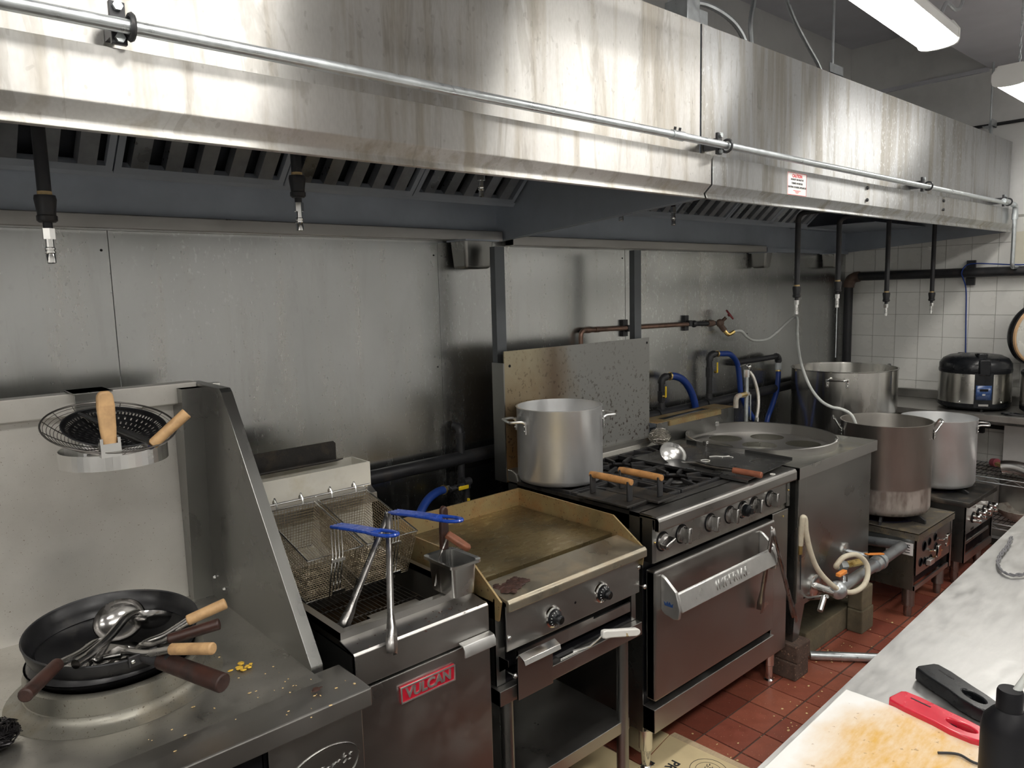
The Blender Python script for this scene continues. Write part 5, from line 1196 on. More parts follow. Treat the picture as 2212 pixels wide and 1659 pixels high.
MB().tube(smooth_path([(3.86, 2.37, 1.432), (3.92, 2.36, 1.43), (3.98, 2.355, 1.392), (4.056, 2.35, 1.367), (4.15, 2.32, 1.37), (4.225, 2.29, 1.415), (4.27, 2.24, 1.48), (4.27, 2.20, 1.50), (4.23, 2.17, 1.47), (4.17, 2.14, 1.42), (4.09, 2.09, 1.33), (4.0, 2.02, 1.235), (3.94, 1.94, 1.13), (3.90, 1.86, 1.065), (3.90, 1.80, 1.035), (3.92, 1.755, 1.025), (3.945, 1.715, 1.00), (3.95, 1.69, .955), (3.955, 1.68, .90)], 6), .0085, 10).build('hose', m_clear, t)

# ------------------------------------------------------------ end wall: black pipe, blue cable, paper
t = thing('vent_pipe', 'thick black pipe turning from the corner along the white tiled end wall', 'pipe', (5.42, 2.38, .9))
MB().tube(bent([(5.415, 2.395, .02), (5.415, 2.395, 1.738), (5.415, -2.55, 1.755)], .05, 8), .030, 16).build('pipe', m_pipe, t)
MB().tube(arc_corner((5.415, 2.395, 1.6), (5.415, 2.395, 1.738), (5.415, 2.2, 1.738), .075, 8), .037, 16).build('elbow', m_rust, t)
MB().box((5.446, 1.60, 1.66), (5.4675, 1.65, 1.82)).build('pipe_clamp', m_pipe, t, smooth=False)
t = thing('blue_cable', 'thin blue cable running over the black pipe and down the tiles behind the rice cooker', 'cable', (5.44, 1.64, 1.7))
MB().tube(smooth_path([(5.44, -1.0, 1.792), (5.44, .4, 1.788), (5.44, 1.1, 1.782), (5.44, 1.35, 1.780), (5.44, 1.48, 1.79), (5.43, 1.60, 1.798), (5.41, 1.645, 1.785), (5.375, 1.655, 1.74), (5.40, 1.650, 1.70), (5.45, 1.646, 1.62), (5.458, 1.64, 1.40), (5.455, 1.632, 1.20), (5.45, 1.625, .905)]), .0038, 8).build('cable', m_bluehose, t)
m_notice = M('cream_paper', (.70, .67, .56), .7, 0, .05, 8, dirt=(.55, .48, .36), dsc=8, dlo=.55, dhi=.8, damt=.4)
o = MB().box((5.4660, 1.05, 1.79), (5.4668, 1.388, 1.985)).build('wall_notice', m_notice, None, smooth=False); tag(o, 'cream paper notice stuck on the end wall tiles at the right edge', 'notice')

# ------------------------------------------------------------ stock pot stoves
t = thing('stock_stove', 'low stainless stock-pot stove with square chrome knobs, holding the near pot', 'stove', (4.08, 1.55, 0))
A0, A1, B0, B1 = 3.828, 4.338, 1.310, 1.80
m_stovetop = M('greasy_stove_top', (.20, .18, .15), .45, .7, .15, 10, dirt=(.36, .27, .12), dsc=14, dlo=.5, dhi=.75, damt=.7, spots=(90, .64, .7, (.06, .04, .02)))
me = curve_mesh('top_plate', [[(A0, B0), (A1, B0), (A1, B1), (A0, B1)], circle(.17, 40, (4.06, 1.575))], .003); me.transform(Matrix.Translation((0, 0, .453)))
link_mesh('top_plate', me, m_stovetop, t, smooth=False)
MB().box((A0, B0, .418), (A1, B0+.006, .454)).build('front_edge', m_stovetop, t, smooth=False)
MB().box((A0, B0+.006, .418), (A0+.005, B1, .454)).build('side_edge', m_stovetop, t, smooth=False)
MB().box((A0+.006, B0+.02, .155), (A0+.012, B1-.01, .450)).build('body_side', m_steelz, t, smooth=False)
MB().box((A1-.012, B0+.02, .155), (A1-.006, B1-.01, .450)).build('body_side', m_steelz, t, smooth=False)
MB().box((A0+.012, B1-.016, .155), (A1-.012, B1-.01, .450)).build('body_back', m_blackm, t, smooth=False)
fpn = MB().box((A0+.008, B0+.010, .235), (A1-.03, B0+.016, .418)).build('front_panel', m_steel, t, smooth=False)
MB().box((A0+.012, B0+.05, .16), (A1-.03, B0+.055, .24)).build('slot_back', m_blackm, t, smooth=False)
MB().box((A0+.008, B0+.012, .155), (A1-.008, B0+.02, .178)).build('lower_rail', m_steel, t, smooth=False)
MB().box((A1-.030, B0+.008, .155), (A1-.006, B0+.02, .418)).build('front_post', m_steel, t, smooth=False)
for x, z, r in ((3.935, .366, .028), (4.005, .372, .022), (4.085, .376, .022), (4.10, .318, .026), (3.895, .292, .024), (3.945, .286, .020), (3.985, .27, .024), (4.03, .272, .026)):
    MB().lathe([(0, 0), (r*.8, 0), (r, .001), (r*.82, .004), (r*.8, -.004), (0, -.004)], (x, B0+.010, z), 20, Matrix.Rotation(PI/2, 3, 'X')).build('knob_hole', m_blackm, fpn)
for x, z in ((4.03, .325), (4.155, .352)):
    k = MB().cyl((x-.02, B0+.010, z), (x, B0-.022, z), .006, None, 8).build('knob_stem', m_chrome, fpn)
    MB().box((x-.020, B0-.034, z-.030), (x+.020, B0-.020, z+.032)).build('knob', m_chrome, k, bevel=.003)
MB().box((3.965, B0-.014, .258), (4.025, B0+.008, .286)).build('regulator', m_castalu, fpn, bevel=.002)
for x, z in ((4.00, .295), (4.07, .303)): MB().cyl((x, B0-.012, z), (x+.06, B0-.012, z-.003), .0025, None, 6).build('brass_jet', m_brass, fpn)
bu = MB()
bu.lathe([(.165, .425), (.165, .448), (.150, .452), (.120, .448), (.118, .425)], (4.06, 1.575, 0), 40).build('burner', m_flame, t)
for k in range(6):
    a = PI/3*k+.3; c_, s_ = math.cos(a), math.sin(a)
    MB().prism([(.09, .456), (.235, .456), (.235, .474), (.20, .492), (.09, .492)], (4.06, 1.575, 0), (c_, s_, 0), Z_, (-s_*.012, c_*.012, 0)).build('grate_bar', m_iron, t, smooth=False)
lb = MB().box((A0+.0052, 1.335, .335), (A0+.0060, 1.465, .398)).build('rating_label', m_sticker, t, smooth=False)
for k in range(4): MB().box((A0+.0046, 1.35, .385-.013*k), (A0+.0052, 1.42+.012*(k % 2), .389-.013*k)).build('print_line', m_ink, lb, smooth=False)
MB().prism([(0, 0), (.02, 0), (.01, .014)], (A0+.0050, 1.352, .372), Y_, Z_, (-.0006, 0, 0)).build('warning_mark', m_ink, lb, smooth=False)
for x, y in ((A0+.05, B0+.055), (A1-.05, B0+.055), (A0+.05, B1-.06), (A1-.05, B1-.06)):
    MB().lathe([(.030, .155), (.030, .06), (.020, .055), (.019, .015), (.015, 0), (0, 0)], (x, y, 0), 16).build('leg', m_steelz, t)
stock_pot('stock_pot', 'tall scorched stainless stock pot on the near low stove, with the hose inside', (4.06, 1.575), .222, .493, .968, m_potscorch, [PI*.66, -PI*.35], .930, m_bright, True)

t = thing('stock_stove', 'second low stock-pot stove farther along, with a dark top and chrome lobed knobs', 'stove', (4.71, 1.52, 0))
A0, A1, B0, B1 = 4.462, 4.945, 1.280, 1.76
me = curve_mesh('top_plate', [[(A0, B0), (A1, B0), (A1, B1), (A0, B1)], circle(.15, 40, (4.72, 1.535))], .012, .003); me.transform(Matrix.Translation((0, 0, .470)))
m_stovetop2 = M('dark_stove_top', (.05, .048, .045), .40, .5, .2, 10, dirt=(.14, .11, .08), dsc=12, dlo=.5, dhi=.75)
link_mesh('top_plate', me, m_stovetop2, t, smooth=False)
MB().box((A0, B0+.02, .137), (A0+.006, B1, .456)).build('body_side', m_steelz, t, smooth=False)
MB().box((A1-.006, B0+.02, .137), (A1, B1, .456)).build('body_side', m_steelz, t, smooth=False)
MB().box((A0+.006, B1-.006, .137), (A1-.006, B1, .456)).build('body_back', m_blackm, t, smooth=False)
fpn = MB().box((A0, B0+.012, .300), (A1, B0+.02, .456)).build('front_panel', m_steel, t, smooth=False)
MB().box((A0+.006, B0+.06, .14), (A1-.006, B0+.065, .30)).build('slot_back', m_blackm, t, smooth=False)
MB().box((A0+.02, B0+.025, .225), (A1-.02, B0+.035, .245)).build('tray_edge', m_steel, t, bevel=.003)
MB().box((A0, B0+.012, .137), (A1, B0+.02, .180)).build('lower_panel', m_steel, t, smooth=False)
MB().box((A0, B0+.012, .18), (A0+.016, B0+.02, .300)).build('front_post', m_steel, t, smooth=False)
MB().box((A1-.016, B0+.012, .18), (A1, B0+.02, .300)).build('front_post', m_steel, t, smooth=False)
for x in (4.575, 4.675, 4.765, 4.865):
    k = MB().cyl((x, B0+.012, .375), (x, B0+.006, .375), .030, None, 20).build('knob_collar_or_shadow', m_blackm, fpn)
    star = [((.024+.006*math.cos(5*a))*math.cos(a), (.024+.006*math.cos(5*a))*math.sin(a)) for a in [2*PI*i/40 for i in range(40)]]
    MB().prism(star, (x, B0-.030, .375), X_, Z_, (0, .036, 0)).build('knob', m_chrome, k, bevel=.003)
MB().box((4.55, B0+.011, .305), (4.60, B0+.012, .318)).build('badge', m_ink, fpn, smooth=False)
MB().lathe([(.145, .440), (.145, .478), (.130, .484), (.105, .478), (.103, .44)], (4.72, 1.535, 0), 40).build('burner', m_flame, t)
for k in range(6):
    a = PI/3*k+.1; c_, s_ = math.cos(a), math.sin(a)
    MB().prism([(.08, .486), (.215, .486), (.215, .496), (.19, .506), (.08, .506)], (4.72, 1.535, 0), (c_, s_, 0), Z_, (-s_*.012, c_*.012, 0)).build('grate_bar', m_iron, t, smooth=False)
for x, y in ((A0+.04, B0+.07), (A1-.05, B0+.07), (A0+.04, B1-.06), (A1-.05, B1-.06)):
    MB().lathe([(.022, .137), (.022, .03), (.017, .02), (.015, 0), (0, 0)], (x, y, 0), 16).build('leg', m_steelz, t)
stock_pot('stock_pot', 'plain aluminium stock pot on the second low stove, partly hidden by the nearer pot', (4.72, 1.535), .198, .507, .902, m_alu, [PI*.88, -PI*.40], .872, m_castalu)

t = thing('pot_stand', 'low dark stand in the wall corner carrying the widest pot', 'stand', (4.62, 2.06, 0))
MB().box((4.36, 1.86, .50), (4.88, 2.30, .53)).build('stand_top', m_stovetop2, t, smooth=False)
for x in (4.39, 4.85):
    for y in (1.89, 2.27): MB().box((x-.02, y-.02, 0), (x+.02, y+.02, .50)).build('leg', m_pipe, t, smooth=False)
stock_pot('stock_pot', 'widest stainless pot in the corner, with foil hanging on its rim', (4.612, 2.055), .306, .53, 1.174, m_pot, [PI*1.10, PI*.10], 1.128, m_bright, False, .006)
b = MB(); q = random.Random(5)
rows = 9; C = Vector((4.612, 2.055, 0)); a0 = -.58
grid = []
for j in range(rows):
    for i in range(4):
        a = a0+i*.035+q.uniform(-.006, .006); r = .314+.006+q.uniform(0, .006)
        grid.append(C+Vector((r*math.cos(a), r*math.sin(a), 1.178-.018*j+q.uniform(-.003, .003))))
b.add(grid, [(j*4+i, j*4+i+1, j*4+i+5, j*4+i+4) for j in range(rows-1) for i in range(3)])
o = b.build('foil_strip', m_bright, None, solid=.0008); tag(o, 'crumpled strip of foil hanging over the rim of the widest pot', 'foil')

# ------------------------------------------------------------ water and gas manifold in front of the steamer
t = thing('drain_manifold', 'grey manifold pipe with flanges, valves and orange levers in front of the steamer', 'manifold', (3.3, 1.37, .38))
m_galvd = M('grey_pipe', (.34, .36, .38), .35, .8, .1, 20)
MB().cyl((3.085, 1.372, .372), (3.79, 1.372, .388), .026, None, 16).build('pipe', m_galvd, t)
MB().tube(bent([(3.77, 1.372, .388), (3.805, 1.372, .389), (3.805, 1.56, .372)], .025), .024, 14).build('elbow_pipe', m_galvd, t)
MB().sphere((3.085, 1.372, .372), .040, 14, 10).build('end_cap', m_galv, t)
MB().cyl((3.46, 1.372, .381), (3.50, 1.372, .382), .034, None, 16).build('flange', m_galv, t)
MB().cyl((3.51, 1.372, .382), (3.53, 1.372, .382), .037, None, 16).build('flange', m_galv, t)
MB().cyl((3.53, 1.372, .382), (3.555, 1.372, .383), .030, None, 16).build('flange', m_galv, t)
MB().cyl((3.06, 1.37, .365), (3.06, 1.465, .372), .018, None, 12).build('inlet', m_bright, t)
MB().lathe([(.018, 0), (.052, 0), (.052, .010), (.046, .014), (.018, .014)], (3.06, 1.470, .372), 28, Matrix.Rotation(PI/2, 3, 'X')).build('wall_flange', m_bright, t)
MB().lathe([(.014, 0), (.040, 0), (.040, .008), (.014, .012)], (3.365, 1.470, .452), 24, Matrix.Rotation(PI/2, 3, 'X')).build('wall_flange', m_bright, t)
MB().cyl((3.365, 1.465, .452), (3.40, 1.38, .440), .012, None, 10).build('branch', m_galvd, t)
MB().cyl((3.24, 1.41, .432), (3.36, 1.385, .425), .017, None, 8).build('brass_valve', m_brass, t)
MB().cyl((3.20, 1.42, .436), (3.24, 1.41, .432), .022, None, 6).build('union_nut', m_galv, t)
MB().cyl((3.15, 1.372, .395), (3.15, 1.372, .432), .014, None, 8).build('valve_stem', m_chrome, t)
MB().box((3.085, 1.362, .430), (3.155, 1.384, .446)).build('orange_lever', m_orange, t, bevel=.004)
MB().cyl((3.40, 1.385, .42), (3.40, 1.385, .455), .013, None, 8).build('valve_stem', m_chrome, t)
MB().prism([(0, -.010), (.12, -.012), (.135, 0), (.12, .010), (0, .012)], (3.38, 1.375, .452), (.96, -.20, -.18), (.2, .96, 0), (0, .0, .006)).build('orange_lever', m_orange, t, bevel=.002)
MB().cyl((3.33, 1.45, .30), (3.33, 1.38, .372), .018, None, 10).build('support', m_galvd, t)
MB().cyl((3.08, 1.50, .315), (3.08, 1.60, .315), .012, None, 10).build('stub', m_galvd, t)
t = thing('rubber_hose', 'cream rubber hose hanging from the steamer front and coiling around the valves', 'hose', (2.95, 1.43, .7))
MB().tube(smooth_path([(2.905, 1.455, .60), (2.897, 1.447, .68), (2.893, 1.442, .725), (2.905, 1.437, .715), (2.912, 1.435, .66), (2.935, 1.425, .57), (2.97, 1.41, .49), (3.02, 1.385, .425), (3.08, 1.355, .375), (3.16, 1.335, .352), (3.24, 1.325, .362), (3.29, 1.33, .40), (3.30, 1.345, .445), (3.26, 1.37, .485), (3.19, 1.395, .487), (3.15, 1.41, .455), (3.18, 1.42, .436)], 7), .0115, 12).build('hose', m_hose, t)
MB().cyl((2.905, 1.455, .615), (2.905, 1.455, .56), .009, None, 10).build('stub', m_brass, t)
MB().cyl((2.91, 1.458, .56), (2.915, 1.46, .40), .006, None, 8).build('thin_pipe', m_pipe, t)
t = thing('drain_lever', 'chrome T-shaped drain lever sticking out under the steamer', 'lever', (2.97, 1.37, .33))
MB().cyl((3.020, 1.505, .309), (2.985, 1.37, .374), .0085, None, 12).build('rod', m_chrome, t)
MB().cyl((2.988, 1.385, .368), (2.930, 1.375, .325), .012, None, 12).build('grip', m_chrome, t)
o = MB().tube([(3.10, 1.495, .021), (3.245, 1.325, .021), (3.40, 1.14, .021)], .020, 12).build('floor_tube', m_galv, None); tag(o, 'steel tube lying on the floor tiles in front of the steamer', 'tube')

# ------------------------------------------------------------ counter along the end wall with rice cookers
t = thing('side_counter', 'stainless counter along the tiled end wall under the rice cookers', 'counter', (5.2, 1.4, 0))
m_counter = M('dull_counter_steel', (.42, .41, .39), .36, .9, .1, 8, dirt=(.20, .18, .16), dsc=9, dlo=.55, dhi=.8, damt=.5)
MB().prism([(4.955, .862), (4.955, .900), (5.464, .900), (5.464, .894), (4.961, .894), (4.961, .862)], (0, .45, 0), X_, Z_, (0, 1.60, 0)).build('top', m_counter, t, smooth=False, bevel=.002)
MB().box((5.43, .45, .900), (5.464, 2.05, .958)).build('backsplash', m_counter, t, bevel=.003)
for x in (4.99, 5.44):
    for y in (.48, 2.01): MB().cyl((x, y, 0), (x, y, .895), .019, None, 14).build('leg', m_counter, t)
def wire_shelf(x0, x1, y0, y1, z, label):
    t = thing('wire_shelf', label, 'shelf', ((x0+x1)/2, (y0+y1)/2, z), 'wire shelves under the counter')
    b = MB(); n = int((y1-y0)/.026)
    for k in range(n+1): y = y0+(y1-y0)*k/n; b.cyl((x0, y, z), (x1, y, z), .0022, None, 5)
    for x in (x0+.1, (x0+x1)/2, x1-.1): b.cyl((x, y0, z-.003), (x, y1, z-.003), .003, None, 5)
    b.build('shelf_wires', m_pipeg, t)
    e = MB()
    for zz in (z, z-.030): e.tube([(x0, y0, zz), (x0, y1, zz), (x1, y1, zz), (x1, y0, zz)], .0035, 6, True)
    m = int((y1-y0)/.055)
    for k in range(m):
        ya, yb = y0+(y1-y0)*k/m, y0+(y1-y0)*(k+1)/m
        e.cyl((x0, ya, z-.030 if k % 2 else z), (x0, yb, z if k % 2 else z-.030), .0022, None, 5)
    e.build('edge_truss', m_galv, t)
    for x in (x0+.01, x1-.01):
        for y in (y0+.01, y1-.01): MB().cyl((x, y, 0), (x, y, z), .012, None, 10).build('post', m_galv, t) if z < .3 else None
    return t
m_pipeg = M('dark_coated_wire', (.10, .10, .10), .45, .6, .1, 30)
wire_shelf(5.00, 5.42, .55, 1.94, .515, 'upper wire shelf under the counter by the end wall')
wire_shelf(5.00, 5.42, .55, 1.94, .240, 'lower wire shelf under the counter by the end wall')
def rice_cooker(cx, cy, z, label, lid_open=False, thd=210):
    t = thing('rice_cooker', label, 'rice cooker', (cx, cy, z), 'rice cookers on the counter')
    R = .198
    MB().lathe([(0, .012), (R*.90, .012), (R*.99, .025), (R, .045), (R+.001, .050)], (cx, cy, z), 48).build('base', m_black, t)
    for a in (.6, 2.2, 3.7, 5.3): MB().cyl((cx+.15*math.cos(a), cy+.15*math.sin(a), z), (cx+.15*math.cos(a), cy+.15*math.sin(a), z+.014), .014, None, 10).build('foot', m_black, t)
    MB().lathe([(R, .048), (R*.998, .120), (R*.985, .225), (R*.98, .232)], (cx, cy, z), 64).build('shell', m_cook, t)
    MB().lathe([(R*.98, .228), (R*1.0, .236), (R*1.0, .250), (R*.97, .256), (R*.93, .256)], (cx, cy, z), 48).build('collar', m_black, t)
    th = math.radians(thd)
    d = Vector((math.cos(th), math.sin(th), 0)); s = Vector((-d.y, d.x, 0)); C = Vector((cx, cy, z))
    F = Matrix(((s.x, d.x, 0, cx), (s.y, d.y, 0, cy), (0, 0, 1, z), (0, 0, 0, 1)))
    pan = []; N = 10
    v = []
    for zz in (.030, .235):
        for i in range(N+1):
            a = th-.24+.48*i/N
            v.append(C+Vector((math.cos(a), math.sin(a), 0))*(R+.010)+Vector((0, 0, zz)))
    for zz in (.030, .235):
        for i in range(N+1):
            a = th-.24+.48*i/N
            v.append(C+Vector((math.cos(a), math.sin(a), 0))*(R-.004)+Vector((0, 0, zz)))
    n1 = N+1
    f = [(i, i+1, n1+i+1, n1+i) for i in range(N)]+[(0, n1, 3*n1, 2*n1), (N, 2*n1+N, 3*n1+N, n1+N)]+[(i, 2*n1+i, 2*n1+i+1, i+1) for i in range(N)]+[(n1+i, n1+i+1, 3*n1+i+1, 3*n1+i) for i in range(N)]
    cpn = MB().add(v, f).build('control_housing', m_black, t, smooth=False)
    v = []
    for zz in (.078, .165):
        for i in range(N+1):
            a = th-.20+.40*i/N; v.append(C+Vector((math.cos(a), math.sin(a), 0))*(R+.0112)+Vector((0, 0, zz)))
    MB().add(v, [(i, i+1, n1+i+1, n1+i) for i in range(N)]).build('control_panel', m_screen, cpn, solid=.0012)
    MB().box((-.022, R+.010, .130), (.022, R+.0135, .144), F).build('display', m_blackm, cpn, smooth=False)
    MB().box((-.008, R+.010, .105), (.008, R+.0135, .115), F).build('emblem', m_castalu, cpn, smooth=False)
    MB().box((-.026, R+.008, .040), (.026, R+.0125, .052), F).build('trim_bar', m_bright, cpn, smooth=False)
    for a in (th-.62, th+.55): MB().sphere(C+Vector((math.cos(a), math.sin(a), 0))*(R+.001)+Vector((0, 0, .060)), .005, 8, 6).build('screw', m_chrome, t)
    lidp = [(0, .088), (.08, .086), (.14, .078), (.175, .060), (R*.985, .030), (R*.99, 0), (R*.93, -.002), (0, -.002)]
    if not lid_open:
        ld = MB().lathe(lidp, (cx, cy, z+.254), 56).build('lid', m_black, t)
        MB().lathe([(0, .006), (.016, .006), (.022, 0)], (cx+.06, cy+.10, z+.332), 18).build('steam_vent', m_blackm, ld)
        MB().prism([(-.026, -.045), (.026, -.045), (.030, .005), (.022, .030), (-.022, .030), (-.030, .005)], C+d*(R-.075)+Vector((0, 0, .300)), s, d, (0, 0, .052)).build('latch', m_black, ld, bevel=.006)
        MB().box((-.030, R-.01, .225), (.030, R+.018, .318), F).build('latch_button', m_black, ld, bevel=.005)
    else:
        hp = C-d*(R*.92)+Vector((0, 0, .262)); up = Matrix.Rotation(math.radians(82), 3, s)
        Rm = up
        L0 = hp+Vector((0, 0, .0))
        M3 = Matrix.Rotation(math.radians(-84), 3, s)
        cc = hp+Vector((0, 0, R*1.02))+d*.02
        ld = MB().lathe(lidp, cc, 56, M3).build('lid', m_black, t)
        MB().lathe([(0, -.010), (R*.86, -.010), (R*.88, -.004)], cc, 56, M3).build('inner_plate', m_lidin, ld)
        MB().lathe([(R*.86, -.008), (R*.89, -.014), (R*.93, -.012), (R*.95, -.002)], cc, 56, M3).build('gasket', m_gasket, ld)
        ax = M3 @ Vector((0, 0, -1))
        MB().cyl(cc+ax*.010, cc+ax*.020, .008, None, 10).build('centre_stud', m_chrome, ld)
        tp = cc+Vector((0, 0, R*1.0))
        MB().prism([(-.06, -.05), (.06, -.05), (.05, .03), (.03, .045), (-.03, .045), (-.05, .03)], tp-ax*.035, s, Z_, ax*.05).build('latch', m_black, ld, bevel=.006)
        MB().prism([(-.05, -.02), (.05, -.02), (.05, .06), (-.05, .06)], hp+Vector((0, 0, -.02)), s, Z_, ax*.03).build('hinge', m_black, ld, bevel=.005)
    return t
m_cook = M('brushed_cooker_steel', (.56, .55, .52), .26, 1., .05, 6, aniso=.6, tan=Z_)
rice_cooker(5.195, 1.497, .900, 'closed stainless rice cooker with a black lid and blue control panel on the counter')
rice_cooker(5.21, 1.055, .900, 'rice cooker with its round lid open, cut by the right edge of the picture', True, 235)
o = MB().tube(smooth_path([(5.0, 1.28, .905), (5.03, 1.20, .905), (5.08, 1.24, .905), (5.05, 1.30, .905), (4.995, 1.27, .909), (5.02, 1.15, .905)]), .0045, 8).build('power_cord', m_black, None); tag(o, 'black power cord looped on the counter by the open rice cooker', 'cord')
# goods on the wire shelf
t = thing('duct_elbow', 'steel pipe elbow lying on the upper wire shelf', 'elbow', (5.06, 1.20, .52))
MB().tube(arc_corner((5.04, 1.33, .565), (5.05, 1.20, .60), (5.02, 1.10, .552), .085, 10), .042, 20).build('elbow_body', m_bright, t)
MB().tube([(5.022, 1.105, .554), (5.018, 1.090, .549)], .046, 20).build('collar', m_bright, t)
t = thing('wok_brush', 'bamboo wok brush with a pink tie lying on the upper wire shelf', 'brush', (5.3, 1.30, .52))
b = MB(); q = random.Random(6)
for k in range(70):
    yy = q.uniform(-.035, .035); zz = q.uniform(0, .030); fl_ = q.uniform(1.3, 2.2)
    b.tube([(5.335, 1.40+yy*.5, .524+zz*.7), (5.22+q.uniform(-.01, .01), 1.24+yy*fl_, .526+zz*.9), (5.14, 1.13+yy*fl_*1.2, .526+zz*.7)], .0018, 4)
b.build('bristles', m_crumb, t)
MB().tube([(5.345, 1.415, .535), (5.325, 1.385, .540)], [.026, .028], 12).build('pink_tie', M('faded_pink', (.50, .12, .16), .6, 0, .1, 20), t)
o = MB().box((5.400, .80, .545), (5.408, 1.375, .800), Matrix.Rotation(0, 4, 'Z')).build('white_board', m_sticker, None, smooth=False)
o.data.transform(Matrix.Translation((0, 0, -.0278))); tag(o, 'white board leaning on the end wall at the back of the upper wire shelf', 'board')
o = MB().box((5.24, .70, .2425), (5.41, 1.345, .485)).build('steel_bin', m_counter, None, bevel=.008); tag(o, 'grey steel bin on the lower wire shelf', 'bin')
t = thing('shallow_wok', 'shallow pale-inside pan resting on the lower wire shelf', 'pan', (5.11, 1.12, .2425))
MB().lathe([(0, 0), (.06, .002), (.11, .030), (.14, .075), (.137, .077), (.107, .034), (.06, .006), (0, .004)], (5.15, 1.19, .2430), 40).build('pan_body', M('speckled_pan', (.46, .43, .38), .5, .3, .1, 20, dirt=(.12, .07, .05), dsc=18, dlo=.5, dhi=.7, damt=.7), t)
MB().cyl((5.05, 1.12, .31), (4.99, 1.02, .33), .011, None, 10).build('handle', m_wooddark, t)
t = thing('shelf_pipe', 'black pipe with wall clamp below the counter on the end wall', 'pipe', (5.44, 1.5, .74))
MB().cyl((5.440, .5, .735), (5.440, 2.0, .755), .013, None, 12).build('pipe', m_pipe, t)
MB().cyl((5.440, .5, .790), (5.440, 2.0, .80), .010, None, 12).build('pipe', m_pipe, t)
MB().box((5.43, 1.50, .70), (5.468, 1.55, .83)).build('clamp', m_pipe, t, smooth=False)

# ------------------------------------------------------------ worktable in the right foreground
TA = math.radians(2.3)
t = thing('worktable', 'long stainless worktable in the right foreground', 'table', (1.0, .603, 0))
TM = Matrix.Translation((1.0, .603, .882)) @ Matrix.Rotation(TA, 4, 'Z')
def tb(a, b_): return MB().box(a, b_, TM)
tb((-.25, -.76, -.003), (2.55, 0, 0)).build('top', m_top, t, smooth=False)
tb((-.25, -.004, -.045), (2.55, .001, -.001)).build('front_edge', m_top, t, smooth=False, bevel=.001)
tb((2.546, -.76, -.045), (2.551, 0, -.001)).build('end_edge', m_top, t, smooth=False)
tb((-.20, -.74, -.62), (2.5, -.04, -.60)).build('under_shelf', m_counter, t, smooth=False)
for x in (-.2, 1.15, 2.48):
    for y in (-.06, -.70):
        p = TM @ Vector((x, y, 0)); MB().cyl((p.x, p.y, 0), (p.x, p.y, .879), .020, None, 14).build('leg', m_counter, t)
cb = MB().box((-.80, -.52, 0), (0, 0, .018)).build('cutting_board', m_cut, None, bevel=.003); cb.location = (1.398, .600, .8825); cb.rotation_euler = (0, 0, TA)
tag(cb, 'white plastic cutting board with a yellow stain, on the worktable', 'cutting board')
def lighter(label, mat, p0, p1, z, metal):
    P0, P1 = Vector((*p0, z)), Vector((*p1, z)); d = (P1-P0).normalized(); n = Vector((-d.y, d.x, 0)); L = .165
    t = thing('gas_lighter', label, 'lighter', P0, 'long gas lighters on the worktable')
    F = frame(P0, d, n)
    out = [(0, -.012), (.004, -.017), (.03, -.0185), (.08, -.0175), (.11, -.0195), (.14, -.0165), (.163, -.008), (.166, 0), (.163, .008), (.14, .0145), (.11, .0165), (.08, .0165), (.03, .018), (.004, .016), (0, .012)]
    ho = [(.100+.0275*math.cos(a)+.0, -.0010+.0095*math.sin(a)) for a in [2*PI*i/20 for i in range(20)]]
    ho = [(x+.012, y) for x, y in ho]
    out = [(x*1.08, y*1.45) for x, y in out]; ho = [(x*1.08, y*1.5) for x, y in ho]
    me = curve_mesh('body', [out, ho], .0100, .0035, 3); me.transform(F); bo = link_mesh('body', me, mat, t)
    MB().box((.100, -.004, -.005), (.112, .004, .005), F).build('trigger', m_black, bo, bevel=.001)
    MB().box((.022, .008, .0132), (.060, .0115, .0140), F).build('fuel_window', m_ink, bo, smooth=False)
    MB().cyl(F @ Vector((.176, 0, 0)), F @ Vector((.197, 0, 0)), .009, .006, 12).build('nozzle_collar', m_black, t)
    MB().cyl(F @ Vector((.194, 0, 0)), F @ Vector((.285, 0, 0)), .0048, None, 12).build('nozzle', metal, t)
lighter('red long gas lighter lying on the worktable beside the cutting board', m_red, (1.430, .516), (1.398, .355), .8965, m_chrome)
lighter('black long gas lighter lying on the worktable, farther from the cutting board', m_black, (1.588, .517), (1.506, .375), .8965, m_chrome)
t = thing('squeeze_bottle', 'black squeeze bottle with a pale spout at the right edge, on the cutting board', 'bottle', (1.162, .270, .9008))
MB().lathe([(0, 0), (.031, 0), (.0335, .004), (.0335, .165), (.031, .180), (.022, .192), (.017, .197), (0, .197)], (1.162, .270, .9008), 40).build('bottle_body', m_blackm, t)
cpq = MB().lathe([(.0165, .195), (.0165, .222), (.015, .226), (0, .226)], (1.162, .270, .9008), 28).build('cap', m_blackm, t)
MB().tube([(1.166, .268, 1.115), (1.170, .262, 1.130), (1.178, .256, 1.148)], [.006, .005, .0035], 10).build('spout', m_clear, cpq)
o = MB().tube(smooth_path([(1.30, .40, .9045), (1.32, .375, .9045), (1.315, .345, .9045), (1.345, .31, .9045), (1.36, .25, .9045)]), .0022, 6).build('wire_hook', m_pipe, None); tag(o, 'bent dark wire lying on the cutting board behind the bottle', 'wire')
pts = [(2.66, .640, .887), (2.56, .625, .887), (2.47, .618, .887), (2.39, .605, .887), (2.33, .580, .887), (2.31, .550, .887), (2.36, .520, .887), (2.46, .49, .887), (2.62, .44, .887)]
b = MB(); P = smooth_path(pts, 8)
for ph in (0, PI):
    b.tube([p+Vector((.003*math.cos(i*.9+ph), .003*math.sin(i*.9+ph), .003+.002*math.sin(i*.9+ph))) for i, p in enumerate(P)], .0028, 6)
m_cord = M('grey_cord', (.14, .14, .15), .6, 0, .2, 60)
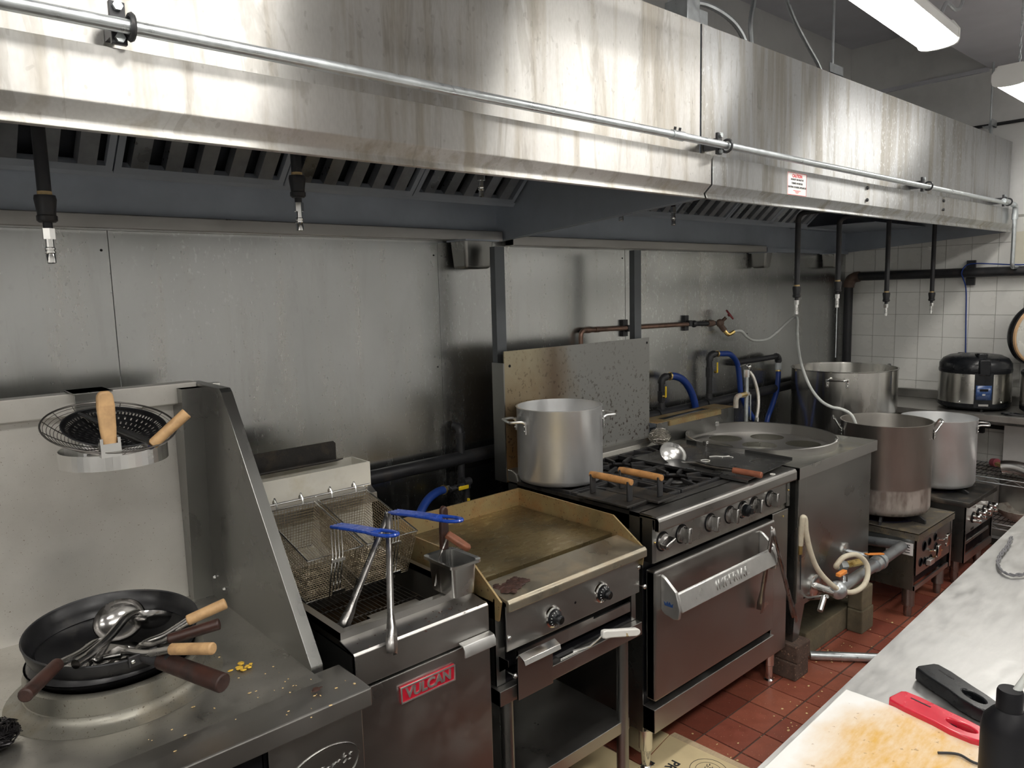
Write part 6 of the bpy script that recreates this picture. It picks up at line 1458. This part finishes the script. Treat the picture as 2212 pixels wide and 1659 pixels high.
o = b.build('twisted_cord', m_cord, None); tag(o, 'twisted grey cord lying on the worktable at the right edge', 'cord')

# ------------------------------------------------------------ cardboard on the floor
t = thing('cardboard_sheet', 'flattened printed cardboard box on the floor in front of the range', 'cardboard', (2.0, 1.5, 0))
CF = frame((2.165, 1.585, .001), (-1, -.06, 0), (.06, -1, 0))
# local x runs back along the line under the appliances, local y out into the aisle
def cbx(poly, z, th, name, mat):
    return MB().prism(poly, CF @ Vector((0, 0, z)), CF.to_3x3() @ Vector(X_), CF.to_3x3() @ Vector(Y_), (0, 0, th)).build(name, mat, t, smooth=False)
cbx([(0, 0), (.17, .02), (.19, .06), (.215, .03), (.40, .0), (.40, .50), (0, .50)], 0, .005, 'main_panel', m_board)
cbx([(-.030, .004), (0, 0), (0, .49), (-.024, .50)], .001, .004, 'side_flap', M('bare_cardboard', (.52, .40, .26), .85, 0, .12, 30, (1, 6, 1)))
cbx([(.225, -.17), (.40, -.19), (.40, .0), (.225, .028)], .003, .004, 'rear_flap', m_board)
cbx([(.0, -.15), (.15, -.13), (.165, .015), (.0, -.003)], .004, .004, 'torn_flap', m_board)
def print_on(me, x, y, rot, nm='lettering'):
    me.transform(CF @ Matrix.Translation((x, y, .0054)) @ Matrix.Rotation(rot, 4, 'Z')); link_mesh(nm, me, m_ink, t, smooth=False)
print_on(text_mesh('lettering', 'PRODUCT', .048, .0002, offset=.0014, align='LEFT'), .118, .105, 0)
print_on(text_mesh('lettering', 'ELECTED', .048, .0002, offset=.0014, align='LEFT'), .175, .035, 0)
print_on(curve_mesh('round_stamp', [circle(.066, 40), circle(.064, 40), circle(.046, 40), circle(.0445, 40)], .0002), .085, .215, 0, 'round_stamp')
b = MB(); q = random.Random(9)
for _ in range(30):
    a, r = q.uniform(0, 2*PI), q.uniform(0, .036); b.box((r*math.cos(a)-.005, r*math.sin(a)*.6-.0012, 0), (r*math.cos(a)+.005, r*math.sin(a)*.6+.0012, .0003))
me = b.mesh('stamp_picture'); print_on(me, .085, .215, .4, 'stamp_picture')
# crumbs on the floor
b = crumbs('', '', None, [(2.3, 1.25, 14, .14), (2.6, 1.38, 14, .14), (2.9, 1.40, 16, .12), (3.3, 1.33, 20, .16), (3.6, 1.30, 12, .12), (3.2, 1.48, 25, .06)], .0035, 12, .001)
o = b.build('floor_crumbs', m_crumb, None); tag(o, 'pale crumbs scattered over the red floor tiles', 'crumbs', kind='stuff')
b = crumbs('', '', None, [(.92, 1.525, 10, .02), (1.02, 1.52, 10, .03), (1.12, 1.528, 18, .025), (.86, 1.53, 6, .02)], .0022, 21, .8635)
o = b.build('fryer_crumbs', m_char, None); tag(o, 'burnt crumbs scattered along the front ledge of the fryer', 'crumbs', kind='stuff')
